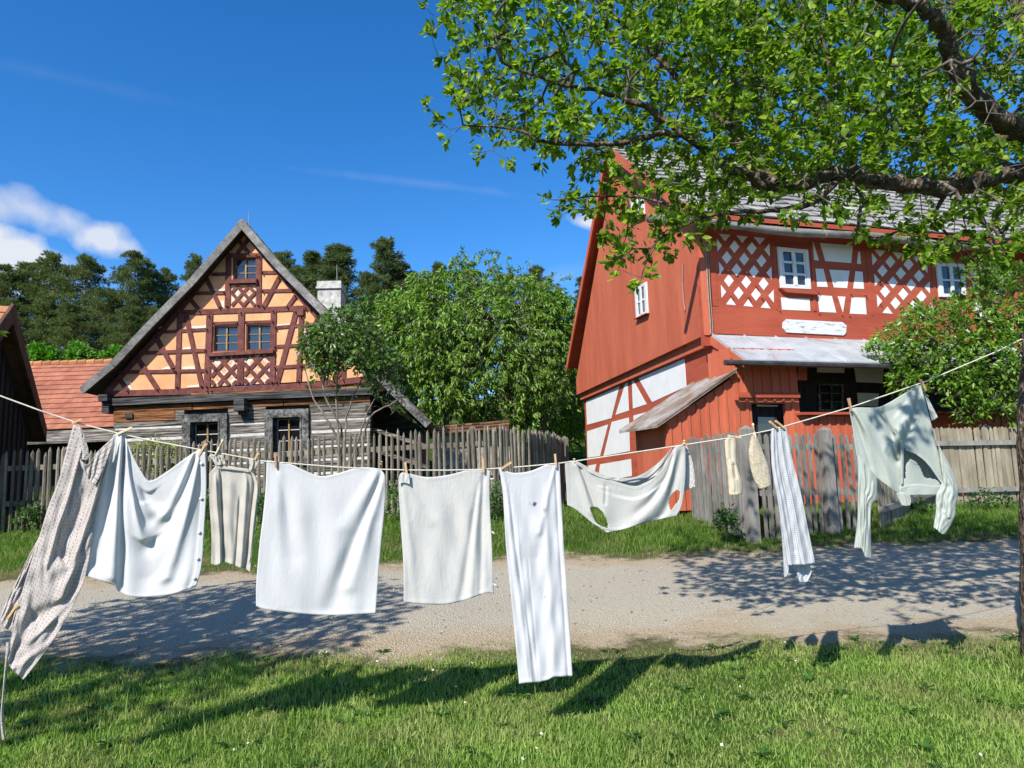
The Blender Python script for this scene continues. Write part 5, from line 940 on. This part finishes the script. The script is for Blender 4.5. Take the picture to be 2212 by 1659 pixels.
# 1 apron
A = empt('apron', 'grey and white printed apron twisted by the wind at far left', 'apron', (166, 914))
cloth('front_panel', apr, za((338, 188), (372, 205), (392, 280), (398, 370), (432, 452), (470, 400), (500, 320), (528, 245)), za((528, 245), (482, 420), (435, 640), (392, 890), (300, 1090), (200, 1245), (108, 1362)), za((36, 1240), (44, 1300), (108, 1362)), za((338, 188), (300, 330), (268, 450), (225, 560), (188, 680), (90, 1000), (36, 1240)),
      [(.18, .0, .25, .55, .035, .05, .05), (.52, .05, .45, .42, .08, .09, -.055), (.85, .0, .62, .6, .05, .10, .05), (.55, .42, .25, .62, .06, .10, .03), (.62, .62, .38, .75, .07, .09, -.05), (.75, .7, .5, .85, .06, .07, .035), (.42, .70, .35, .95, .10, .14, -.03)], 80, 120, .012, parent=A, rip=.004, seed=1)
cloth('turned_bib', apr, za((368, 345), (405, 372), (450, 312), (528, 240)), za((528, 240), (500, 330), (470, 410), (437, 466)), za((395, 410), (412, 445), (437, 466)), za((368, 345), (376, 380), (395, 410)), [(.3, 0, .5, 1, .15, .2, -.02)], 40, 30, .045, parent=A, seed=2)
cloth('neck_band', apr, za((360, 190), (376, 205)), za((376, 205), (396, 260), (410, 320), (404, 352)), za((372, 350), (404, 352)), za((360, 190), (362, 250), (372, 350)), [(.5, 0, .5, 1, .2, .3, .01)], 16, 40, .03, parent=A, seed=3)
cloth('side_panel', apr, za((188, 690), (215, 640)), za((215, 640), (160, 830), (110, 1000), (62, 1148)), za((0, 1065), (8, 1112), (62, 1148)), za((188, 690), (150, 760), (80, 900), (0, 1065)), [(.5, 0, .4, 1, .15, .2, .02)], 30, 70, -.03, parent=A, seed=4)
cloth('dark_border', aprd, za((186, 690), (203, 668)), za((203, 668), (165, 800), (118, 960), (72, 1100)), za((58, 1100), (72, 1100)), za((186, 690), (150, 810), (105, 950), (58, 1100)), [], 8, 60, -.012, parent=A, seed=4)
cloth('tie_string', apr, za((30, 1190), (42, 1195)), za((42, 1195), (32, 1300), (20, 1440), (16, 1540), (26, 1640)), za((10, 1640), (26, 1640)), za((30, 1190), (22, 1300), (10, 1440), (2, 1540), (10, 1640)), [], 6, 80, .02, parent=A, wave=(.012, 3, 0))
# 2 buttoned sheet
S2 = empt('duvet_cover', 'white buttoned duvet cover sagging between two pegs beside the apron', 'duvet cover', (255, 936))
cloth('sheet', white2, za((522, 236), (548, 226), (575, 238), (612, 330), (650, 402), (690, 446), (760, 410), (850, 345), (915, 303), (948, 312)), za((948, 312), (952, 480), (940, 700), (930, 840), (905, 932)), za((328, 860), (400, 886), (520, 925), (545, 955), (610, 980), (720, 978), (800, 966), (905, 932)), za((522, 236), (498, 340), (430, 600), (380, 740), (328, 860)),
      [(.06, .0, .30, .95, .02, .05, .05), (.10, .0, .42, 1.0, .018, .045, -.045), (.02, .0, .15, .9, .02, .06, -.03), (.14, .02, .50, .5, .02, .05, .035), (.46, .10, .55, .30, .08, .13, -.06), (.45, .20, .62, .33, .05, .06, .05), (.95, .0, .72, .85, .02, .06, .05), (.92, .02, .58, .55, .03, .09, -.04), (.90, .0, .66, .35, .02, .06, .035), (.97, .05, .93, 1.0, .02, .03, -.012), (.5, .5, .62, .8, .12, .15, -.05)], 110, 110, .0, parent=S2, rip=.004, seed=7)
cloth('button_band', white2, za((922, 318), (946, 312)), za((946, 312), (950, 480), (938, 700), (928, 840), (904, 930)), za((878, 938), (904, 930)), za((922, 318), (926, 480), (914, 700), (903, 840), (878, 938)), [], 8, 70, .014, parent=S2, rip=.001, seed=7)
for (x, y) in ((936, 365), (934, 525), (925, 680), (918, 800), (903, 890)):
    c = lineY(*za((x, y))[0])-FWD*.022; b = MB(); b.tube([c+FWD*.004, c-FWD*.001, c-FWD*.004], [.0085, .009, .006], 10); b.build('button', M['white_paint'], S2, True)
# 3 slip
S3 = empt('slip', 'cream sleeveless slip hanging by two shoulder straps', 'slip', (500, 985))
cloth('body', crm, zb_((148, 362), (180, 320), (215, 287), (262, 282), (380, 305), (500, 325), (545, 382)), zb_((545, 382), (578, 500), (562, 660), (535, 900), (500, 1212)), zb_((165, 1140), (205, 1152), (240, 1140), (262, 1125), (300, 1130), (358, 1150), (410, 1172), (460, 1182), (500, 1212)), zb_((148, 362), (150, 600), (168, 900), (165, 1140)),
      [(.16, .08, .22, 1, .03, .05, .05), (.27, .05, .30, 1, .02, .04, -.06), (.40, .1, .50, 1, .08, .06, .02), (.62, .3, .60, 1, .02, .03, -.04), (.72, .05, .75, 1, .03, .06, .04), (.86, .06, .84, 1, .02, .05, -.055), (.95, .1, .95, .9, .02, .03, .03)], 90, 90, .0, parent=S3, rip=.003, seed=9, fs_=.34)
cloth('hem_band', crm, zb_((222, 292), (380, 312), (492, 330)), zb_((492, 330), (492, 350)), zb_((222, 318), (380, 332), (492, 350)), zb_((222, 292), (222, 318)), [], 30, 5, .012, parent=S3, rip=.001)
cloth('strap', crm, zb_((148, 205), (165, 192), (215, 200), (272, 195)), zb_((272, 195), (280, 235), (290, 280)), zb_((205, 292), (290, 280)), zb_((148, 205), (175, 240), (205, 292)), [(.3, 0, .4, 1, .12, .2, .02), (.7, .3, .8, 1, .1, .1, -.015)], 26, 26, .012, parent=S3, seed=10)
cloth('strap', crm, zb_((488, 238), (512, 226), (582, 246)), zb_((582, 246), (560, 290), (528, 335)), zb_((488, 325), (528, 335)), zb_((488, 238), (500, 280), (488, 325)), [(.4, 0, .5, 1, .12, .2, .02)], 22, 26, .012, parent=S3, seed=11)
# 4 big sheet
o = cloth('white_sheet', white2, zb_((645, 245), (690, 250), (735, 256), (850, 278), (950, 322), (1050, 366), (1130, 382), (1250, 360), (1400, 315), (1500, 306), (1600, 315), (1642, 335)), zb_((1642, 335), (1674, 410), (1664, 660), (1640, 900), (1610, 1250), (1586, 1566)), zb_((553, 1502), (600, 1526), (700, 1545), (1000, 1575), (1200, 1582), (1400, 1578), (1586, 1566)), zb_((645, 245), (635, 500), (610, 750), (580, 1000), (556, 1300), (553, 1502)),
      [(.97, .02, .62, .95, .02, .09, -.06), (.98, .03, .76, .8, .02, .07, .05), (.09, .0, .22, .95, .03, .09, .028), (.06, .0, .30, .6, .02, .08, -.02), (.96, .0, .70, .38, .03, .08, .03), (.93, .3, .90, 1, .05, .07, -.02)], 110, 110, .0, rip=.003, seed=13, fs_=.42); lay(o, 'largest square white sheet hanging flat between two pegs', 'sheet')
# 5 pillowcase with ties
S5 = empt('pillowcase', 'off-white linen pillowcase with small tie ribbons on its right edge', 'pillowcase', (963, 1016))
cloth('cloth', offw, zc_((95, 248), (104, 222), (118, 211), (160, 216), (280, 240), (420, 225), (540, 195), (640, 189), (690, 202)), zc_((690, 202), (683, 300), (690, 500), (700, 700), (711, 996)), zc_((128, 1052), (250, 1063), (380, 1066), (480, 1050), (580, 1020), (660, 992), (711, 996)), zc_((95, 248), (95, 320), (105, 500), (125, 800), (128, 1052)),
      [(.93, .0, .62, 1.0, .02, .05, -.022), (.92, .0, .74, 1.0, .02, .05, .022), (.94, .0, .85, 1, .02, .03, -.018), (.08, .05, .12, 1, .03, .05, .012), (.07, .05, .35, .35, .03, .06, .014)], 90, 90, .0, rip=.004, seed=15, parent=S5)
cloth('turned_corner', offw, zc_((97, 245), (112, 214), (165, 222)), zc_((165, 222), (168, 288)), zc_((98, 286), (130, 278), (168, 288)), zc_((97, 245), (98, 286)), [], 16, 16, .02, parent=S5, seed=16)
for (x, y, a) in ((702, 253, .1), (708, 602, .9), (724, 942, .8)):
    m = MB(); c = zc_((x-14, y-12*a), (x, y), (x+16, y+16*a)); w = [lineY(*p) for p in c]; m.tube(w, [.004, .0075, .003], 6); m.build('tie_ribbon', offw, S5, True)
# 6 long towel
o = cloth('long_towel', tow, zc_((745, 182), (790, 200), (850, 213), (950, 200), (1060, 156), (1110, 150), (1138, 152)), zc_((1138, 152), (1150, 400), (1170, 750), (1198, 1150), (1222, 1530)), zc_((876, 1580), (940, 1572), (1000, 1570), (1060, 1555), (1100, 1536), (1150, 1533), (1222, 1530)), zc_((745, 182), (770, 350), (792, 700), (832, 1100), (876, 1580)),
      [(.06, .0, .2, 1, .03, .05, .018), (.12, .1, .32, 1, .02, .03, -.012), (.5, .35, .44, 1, .16, .12, -.02), (.75, .1, .66, 1, .05, .08, .02), (.93, .0, .92, 1, .02, .03, -.018), (.22, .2, .24, 1, .02, .02, .010), (.36, .4, .36, 1, .02, .02, -.008), (.95, .0, .6, .3, .02, .06, .016)], 70, 150, .0, rip=.003, seed=17); lay(o, 'long narrow white towel with purple stains reaching nearly to the grass', 'towel')
# 7 drawers
S7 = empt('drawers', 'wide ivory bloomers with two open leg holes, pegged at both ends', 'drawers', (1325, 984))
hl = zd((308, 685), (330, 676), (370, 678), (415, 718), (445, 775), (456, 820), (452, 845), (400, 832), (360, 805), (335, 755)); hr = zd((968, 705), (952, 660), (952, 620), (975, 570), (1010, 542), (1035, 540), (1044, 570), (1030, 620), (995, 670))
cloth('front', ivory, zd((106, 312), (150, 300), (200, 302), (260, 345), (330, 400), (400, 435), (500, 462), (600, 492), (690, 508), (790, 470), (870, 395), (930, 320), (990, 200), (1040, 175), (1082, 172)), zd((1082, 172), (1088, 350), (1076, 540), (1050, 680), (1010, 746)), zd((124, 660), (180, 686), (250, 740), (330, 806), (390, 840), (450, 866), (560, 860), (800, 792), (1010, 746)), zd((106, 312), (114, 450), (124, 660)),
      [(.09, .02, .30, .85, .015, .03, -.035), (.06, .02, .22, .8, .02, .05, .03), (.3, .15, .34, .7, .05, .05, .02), (.95, .02, .72, .8, .03, .08, .04), (.93, .05, .60, .6, .02, .06, -.03), (.97, .05, .85, .9, .02, .05, -.03), (.55, .25, .55, .9, .2, .2, .05), (.32, .12, .33, .5, .012, .012, -.015)], 130, 80, .0, [hl, hr], S7, rip=.003, seed=19)
cloth('back', ivory, zd((200, 298), (280, 345), (380, 398), (500, 430), (640, 438), (740, 405), (830, 345), (920, 260), (985, 178)), zd((985, 178), (960, 240), (930, 320)), zd((330, 400), (400, 440), (500, 470), (600, 500), (690, 516), (790, 480), (870, 405), (930, 320)), zd((200, 298), (260, 350), (330, 400)), [(.5, .5, .5, .6, .3, .3, -.05)], 90, 24, -.14, parent=S7, rip=.002, seed=20)
cloth('waistband', ivory, zd((195, 300), (260, 342), (330, 386), (400, 414), (500, 432), (560, 437)), zd((560, 437), (540, 462)), zd((200, 330), (260, 366), (330, 408), (400, 438), (480, 456), (540, 462)), zd((195, 300), (200, 330)), [], 60, 8, .006, parent=S7, rip=.003)
cloth('leg_back', ivory, zd((1085, 172), (1098, 178)), zd((1098, 178), (1150, 335), (1166, 512)), zd((1078, 545), (1120, 528), (1166, 512)), zd((1085, 172), (1086, 350), (1078, 545)), [(.5, .3, .4, 1, .1, .2, -.02)], 26, 50, -.05, parent=S7, seed=21)
cloth('lower_back', ivory, zd((330, 806), (390, 842), (455, 866), (560, 858)), zd((560, 858), (510, 876)), zd((380, 838), (420, 866), (456, 882), (510, 876)), zd((330, 806), (380, 838)), [], 30, 8, -.06, parent=S7)
# 8, 9 socks
o = cloth('stocking', sockm, z7((1300, 950), (1345, 930), (1392, 938)), z7((1392, 938), (1397, 1010), (1398, 1110), (1412, 1190), (1440, 1285), (1440, 1374)), z7((1336, 1382), (1390, 1382), (1440, 1374)), z7((1300, 950), (1306, 1060), (1322, 1200), (1336, 1382)), [(.55, .0, .5, .35, .15, .2, -.012), (.7, .45, .6, .7, .15, .1, -.02), (.35, .5, .4, .9, .12, .12, .01)], 26, 60, .0, bulge=.022, closed=True, rip=.002, seed=23); lay(o, 'short cream stocking folded over the line, left of the pair', 'stocking')
o = cloth('knitted_sock', knit, z7((1508, 922), (1528, 908), (1552, 906)), z7((1552, 906), (1600, 1030), (1648, 1160), (1673, 1302)), z7((1573, 1336), (1620, 1325), (1673, 1302)), z7((1508, 922), (1494, 1010), (1490, 1075), (1522, 1235), (1573, 1336)), [(.5, .0, .5, .5, .2, .3, .005)], 30, 60, .0, bulge=.022, closed=True, rip=.002, seed=24); lay(o, 'cream ribbed knitted sock narrowing to its peg, right of the pair', 'sock')
# 10 checked towel
S10 = empt('checked_towel', 'narrow grey-checked white towel bunched under two crossed pegs', 'towel', (1680, 926))
cloth('front', chk, zd((1783, 40), (1830, 22), (1902, 18)), zd((1902, 18), (1960, 300), (2032, 600), (2092, 900), (2140, 1132)), zd((1918, 1152), (2000, 1146), (2060, 1146), (2140, 1132)), zd((1783, 40), (1786, 330), (1838, 640), (1880, 900), (1918, 1152)), [(.4, .0, .35, .9, .03, .06, -.035), (.6, .0, .62, 1, .04, .06, .03), (.75, .1, .8, 1, .04, .05, -.022), (.15, .0, .12, 1, .05, .06, .025)], 50, 110, .0, rip=.003, seed=25, parent=S10)
cloth('back', chk, zd((1830, 560), (1860, 560)), zd((1860, 560), (1895, 850), (1925, 1130), (1925, 1190)), zd((1888, 1248), (1910, 1240), (1925, 1190)), zd((1830, 560), (1858, 800), (1878, 1050), (1888, 1248)), [], 14, 60, -.02, parent=S10, seed=26)
cloth('tail', chk, zd((1985, 1140), (2090, 1138)), zd((2090, 1138), (2112, 1190), (2095, 1250), (2085, 1275)), zd((2015, 1288), (2050, 1290), (2085, 1275)), zd((1985, 1140), (1990, 1210), (2015, 1288)), [(.5, 0, .5, 1, .15, .2, -.03)], 20, 20, -.05, parent=S10, seed=27)
# 11 shirt
S11 = empt('shirt', 'pale mint long-sleeved shirt hung askew near the apple trunk', 'shirt', (1900, 860))
hole = ze((498, 556), (545, 578), (600, 604), (650, 642), (700, 695), (735, 745), (748, 782), (700, 750), (650, 742), (630, 740), (600, 670), (575, 640), (540, 625), (515, 660), (512, 745), (495, 750), (486, 730), (494, 640))
cloth('front', mint, ze((158, 312), (205, 298), (330, 298), (400, 272), (500, 212), (605, 150)), ze((605, 150), (645, 290), (690, 470), (720, 600), (748, 720), (765, 848)), ze((205, 600), (270, 680), (330, 738), (400, 790), (456, 832), (540, 850), (650, 850), (765, 848)), ze((158, 312), (180, 430), (205, 600)),
      [(.98, .02, .55, .62, .02, .03, -.05), (.95, .02, .45, .55, .02, .04, .035), (.40, .05, .58, .55, .03, .03, -.04), (.04, .02, .45, .95, .03, .06, .035), (.03, .05, .2, .9, .03, .05, -.03), (.7, .1, .75, .5, .12, .12, .04), (.62, .55, .9, .8, .02, .02, .02)], 110, 90, .0, [hole], S11, rip=.003, seed=29)
cloth('back', mint, ze((470, 520), (540, 545), (640, 590), (720, 680)), ze((720, 680), (752, 740), (765, 846)), ze((455, 835), (540, 850), (650, 850), (765, 846)), ze((470, 520), (480, 680), (455, 835)), [(.3, .2, .25, .9, .05, .06, .02), (.5, .2, .5, .9, .05, .06, -.02)], 40, 40, -.085, parent=S11, rip=.003, seed=30)
cloth('waistband', mint, ze((470, 800), (580, 778), (690, 790), (762, 792)), ze((762, 792), (765, 848)), ze((480, 860), (578, 852), (690, 850), (765, 848)), ze((470, 800), (480, 860)), [], 40, 8, .008, parent=S11, rip=.003)
cloth('cuff', mint, ze((455, 835), (500, 832), (540, 850)), ze((540, 850), (545, 880), (540, 914)), ze((488, 912), (515, 918), (540, 914)), ze((455, 835), (470, 875), (488, 912)), [(.5, 0, .5, 1, .2, .2, .012)], 20, 18, .012, parent=S11, seed=31)
cloth('collar_flap', mint, ze((612, 150), (622, 180)), ze((622, 180), (665, 260), (716, 360)), ze((676, 382), (695, 374), (716, 360)), ze((612, 150), (645, 260), (676, 382)), [(.4, 0, .5, 1, .2, .3, -.01)], 20, 50, -.02, parent=S11, seed=32)
cloth('placket_frill', mint, ze((428, 430), (450, 428)), ze((450, 428), (480, 470), (500, 520), (500, 700), (498, 780)), ze((486, 780), (498, 780)), ze((428, 430), (455, 480), (478, 520), (484, 660), (486, 780)), [], 10, 90, .016, parent=S11, wave=(.006, 3, 0), rip=.006)
cloth('placket_frill', mint, ze((500, 545), (506, 532)), ze((506, 532), (600, 588), (670, 650), (750, 770)), ze((742, 782), (750, 770)), ze((500, 545), (595, 605), (660, 665), (742, 782)), [], 8, 90, .014, parent=S11, rip=.006, seed=33)
cloth('sleeve', mint, ze((203, 590), (260, 650), (335, 742)), ze((335, 742), (332, 870), (302, 915), (294, 1040), (300, 1240)), ze((188, 1182), (235, 1186), (262, 1240), (300, 1242)), ze((203, 590), (214, 760), (210, 980), (188, 1182)), [(.4, .0, .5, .6, .06, .08, -.03), (.6, .4, .5, 1, .08, .06, .025), (.25, .3, .3, 1, .06, .05, -.02), (.8, .1, .7, .4, .06, .05, .025)], 44, 110, .01, parent=S11, bulge=.035, closed=True, rip=.005, seed=34)
cloth('sleeve', mint, ze((716, 530), (735, 560)), ze((735, 560), (800, 680), (843, 810), (830, 910), (820, 990), (762, 1096)), ze((688, 1050), (715, 1072), (735, 1092), (762, 1096)), ze((716, 530), (728, 640), (742, 760), (705, 850), (702, 950), (688, 1050)), [(.35, .45, .4, .75, .08, .08, -.035), (.7, .2, .75, .8, .08, .08, .025), (.3, .7, .4, 1, .08, .06, -.02)], 44, 100, .01, parent=S11, bulge=.03, closed=True, rip=.005, seed=35)
for p, q, lab, k, mt in [((180, 906), (159, 914), 'peg lying across the line at the apron neck', 'clip', 'peg'), ((288, 923), (255, 938), 'slanted peg at the upper left corner of the duvet cover', 'clip', 'peg_pale'), ((448, 957), (431, 985), 'leaning peg at the upper right corner of the duvet cover', 'clip', 'peg'), ((483, 951), (465, 989), 'pale round-headed peg on the left strap of the slip', 'dolly', 'peg_pale'), ((560, 978), (552, 994), 'peg on the right strap of the slip', 'clip', 'peg'), ((597, 980), (598, 1010), 'reddish upright peg at the left of the largest sheet', 'clip', 'peg_dark'), ((824, 999), (821, 1015), 'short reddish peg at the right of the largest sheet', 'clip', 'peg_dark'),
    ((876, 998), (880, 1026), 'peg at the turned left corner of the pillowcase', 'clip', 'peg'), ((1043, 990), (1045, 1020), 'upright peg at the right corner of the pillowcase', 'clip', 'peg'), ((1104, 998), (1082, 1013), 'nearly flat peg at the left corner of the long towel', 'clip', 'peg'), ((1198.5, 980), (1201, 1010), 'upright peg at the right corner of the long towel', 'clip', 'peg'), ((1240, 994), (1241, 1000), 'end-on peg at the left of the bloomers', 'clip', 'peg_pale'), ((1477, 954), (1478, 963), 'end-on peg at the right of the bloomers', 'clip', 'peg_pale'), ((1572, 941), (1600, 945), 'flat peg holding the folded cream stocking', 'clip', 'peg_pale'), ((1625, 916), (1632, 958), 'round-headed peg on the knitted sock', 'dolly', 'peg_pale'), ((1661, 910), (1678, 925), 'left one of the two slanted pegs on the checked towel', 'clip', 'peg'), ((1674, 909), (1693, 925), 'right one of the two slanted pegs on the checked towel', 'clip', 'peg'), ((1831, 860), (1837, 888), 'brown upright peg at the left corner of the shirt', 'clip', 'peg_dark'), ((1986, 820), (1998, 844), 'peg at the top right corner of the shirt', 'clip', 'peg')]: peg(p, q, lab, k, mt)
r = peg((42, 1304), (19, 1337), 'loose pegs clipped low on the apron side panel', 'clip', 'peg')
# daisies
def daisy(x, y, s=1):
    m = MB(); z = gz(x, y)+random.uniform(.03, .06); c = V((x, y, z)); n = V((random.gauss(0, .3), random.gauss(-.3, .3), 1)).normalized(); a = n.cross(V((1, 0, 0))).normalized(); b = n.cross(a); R_ = .011*s; m.mi = 0
    for i in range(9): t = i*6.283/9; d = a*math.cos(t)+b*math.sin(t); e = a*-math.sin(t)+b*math.cos(t); m.add([c+d*R_*.25, c+d*R_*.8+e*R_*.26-n*.0, c+d*R_+n*.001, c+d*R_*.8-e*R_*.26], [(0, 1, 2, 3)])
    m.mi = 1; m.tube([c-n*.001, c+n*.0035], [R_*.34, R_*.2], 6); m.mi = 2; m.tube([V((x, y, gz(x, y))), c-n*.002], .001, 4, False); return m
px_d = [(700, 1487), (640, 1520), (1105, 1760), (1125, 1750)]
sp_ = [(1010, 1530), (1135, 1540)]
dl_ = [(605, 1410), (705, 1418), (690, 1430), (815, 1440), (930, 1430), (935, 1460), (1005, 1455), (1020, 1450), (850, 1475), (985, 1500), (540, 1520), (1005, 1528), (1140, 1558), (1160, 1640), (1130, 1655), (1170, 1600), (535, 1625), (505, 1660-26), (690, 1425), (1230, 1455), (1485, 1530), (1508, 1532), (1452, 1568), (1440, 1570), (1560, 1625), (1735, 1650), (1632, 1640), (2090, 1640), (2120, 1645), (2110, 1475), (1850, 1460), (1500, 1555), (1720, 1445), (1330, 1560), (1400, 1600), (1270, 1475), (1600, 1500), (1950, 1590), (2180, 1610), (900, 1580), (300, 1600), (420, 1640), (780, 1620), (860, 1600)]
for i, (px, py) in enumerate(dl_[:20]+dl_[24::4]):
    d = ray(px, py); t = 0
    for _ in range(60):
        P = CAM+d*t; h = P.z-gz(P.x, P.y); t += h/(-d.z)*.7
    P = CAM+d*t; o = daisy(P.x, P.y, random.uniform(.6, .95)).build('daisy', [M['petal'], M['daisy_eye'], M['grass']]); tag(o, 'tiny white daisy in the foreground lawn', 'flower', 'daisies in the lawn')
# ================================================================== sky and light
SH, SE = math.radians(30), math.radians(41.5)
sd_ = V((math.sin(SH)*math.cos(SE), math.cos(SH)*math.cos(SE), -math.sin(SE)))
sun = bpy.data.lights.new('sun', 'SUN'); sun.energy = 5.0; sun.angle = math.radians(.53); sun.color = (1, .955, .88); so = bpy.data.objects.new('sun', sun); COL.objects.link(so); so.rotation_euler = sd_.to_track_quat('-Z', 'Y').to_euler()
w = bpy.data.worlds.new('World'); SC.world = w; w.use_nodes = True; nt = w.node_tree; nt.nodes.clear()
def wn(t, **k):
    x = nt.nodes.new(t)
    for a, b in k.items():
        if a in x.inputs: x.inputs[a].default_value = b
        else: setattr(x, a, b)
    return x
L = nt.links.new
sky = wn('ShaderNodeTexSky', sky_type='NISHITA'); sky.sun_disc = False; sky.sun_elevation = SE; sky.sun_rotation = math.atan2(-sd_.x, -sd_.y); sky.air_density = 1.0; sky.dust_density = .2; sky.ozone_density = 1.6; sky.altitude = 600
hs = wn('ShaderNodeHueSaturation'); hs.inputs['Saturation'].default_value = 1.25; hs.inputs['Value'].default_value = 1.0; tn = wn('ShaderNodeMix', data_type='RGBA', blend_type='MULTIPLY'); tn.inputs[0].default_value = 1; L(sky.outputs[0], tn.inputs[6]); tn.inputs[7].default_value = (.96, 1.09, 1.30, 1); L(tn.outputs[2], hs.inputs['Color'])
tc = wn('ShaderNodeTexCoord'); dirv = tc.outputs['Generated']
nz = wn('ShaderNodeTexNoise'); nz.inputs['Scale'].default_value = 11; nz.inputs['Detail'].default_value = 7; nz.inputs['Roughness'].default_value = .58; L(dirv, nz.inputs['Vector'])
nz2 = wn('ShaderNodeTexNoise'); nz2.inputs['Scale'].default_value = 26; nz2.inputs['Detail'].default_value = 5; L(dirv, nz2.inputs['Vector'])
def mth(op, a, b=None, c=None, clamp=False):
    x = wn('ShaderNodeMath', operation=op); x.use_clamp = clamp
    for i, v in enumerate((a, b, c)):
        if v is None: continue
        if isinstance(v, (int, float)): x.inputs[i].default_value = v
        else: L(v, x.inputs[i])
    return x.outputs[0]
def dot(v): x = wn('ShaderNodeVectorMath', operation='DOT_PRODUCT'); L(dirv, x.inputs[0]); x.inputs[1].default_value = v; return x.outputs['Value']
acc = None
def cloud(px, py, rx, ry, rot, dens_, nk, soft):
    global acc
    c = ray(px, py).normalized(); r = V((c.y, -c.x, 0)).normalized(); u = r.cross(c); ca, sa = math.cos(rot), math.sin(rot); r, u = r*ca+u*sa, u*ca-r*sa
    a = mth('DIVIDE', dot(tuple(r)), rx/F); b = mth('DIVIDE', dot(tuple(u)), ry/F); d = mth('SQRT', mth('ADD', mth('MULTIPLY', a, a), mth('MULTIPLY', b, b)))
    k = mth('ADD', mth('MULTIPLY', mth('SUBTRACT', nz.outputs[0], .5), nk), mth('MULTIPLY', mth('SUBTRACT', nz2.outputs[0], .5), nk*.75)); v = mth('SUBTRACT', mth('ADD', 1.0, k), d); v = mth('MULTIPLY', v, soft, clamp=True); v = mth('MULTIPLY', v, dens_); f = mth('GREATER_THAN', dot(tuple(c)), .3); v = mth('MULTIPLY', v, f)
    acc = v if acc is None else mth('MAXIMUM', acc, v)
cloud(60, 450, 85, 34, -.15, .62, 2.0, 1.1); cloud(150, 478, 75, 36, -.25, .62, 2.0, 1.1); cloud(215, 512, 62, 38, -.2, .85, 1.8, 1.3); cloud(262, 528, 42, 24, -.2, .7, 1.8, 1.2); cloud(-20, 440, 90, 32, -.1, .6, 1.8, 1.1)
cloud(25, 548, 105, 48, -.3, .95, 1.1, 2.0); cloud(-50, 570, 140, 70, -.2, .9, 1.0, 1.6); cloud(140, 580, 110, 30, -.12, .35, 1.4, 1.0)
cloud(1278, 482, 54, 22, -.25, .9, 1.3, 1.5); cloud(1200, 600, 150, 24, .2, .14, 1.2, .8); cloud(900, 395, 300, 11, -.09, .10, 1.6, .7); cloud(130, 165, 260, 14, .02, .035, 1.4, .8)
# broken cumulus behind the camera (seen only in window reflections)
bm = wn('ShaderNodeMapRange'); L(dot((0, -1, 0)), bm.inputs[0]); bm.inputs[1].default_value = -.1; bm.inputs[2].default_value = .4; nb = wn('ShaderNodeTexNoise'); nb.inputs['Scale'].default_value = 4.5; nb.inputs['Detail'].default_value = 6; L(dirv, nb.inputs['Vector'])
v = mth('MULTIPLY', mth('SUBTRACT', nb.outputs[0], .44), 5, clamp=True); v = mth('MULTIPLY', v, bm.outputs[0]); v = mth('MULTIPLY', v, .34); acc = mth('MAXIMUM', acc, v)
mx = wn('ShaderNodeMix', data_type='RGBA'); L(acc, mx.inputs[0]); L(hs.outputs[0], mx.inputs[6]); mx.inputs[7].default_value = (5.2, 5.4, 5.8, 1)
bgn = wn('ShaderNodeBackground'); L(mx.outputs[2], bgn.inputs[0]); bgn.inputs[1].default_value = .105; ow = wn('ShaderNodeOutputWorld'); L(bgn.outputs[0], ow.inputs[0])
vs_ = SC.view_settings; vs_.view_transform = 'Standard'; vs_.look = 'None'; vs_.exposure = .60; vs_.gamma = 1; vs_.use_curve_mapping = False
SC.render.engine = 'CYCLES'; SC.cycles.use_denoising = True; SC.cycles.max_bounces = 8; SC.cycles.transparent_max_bounces = 4
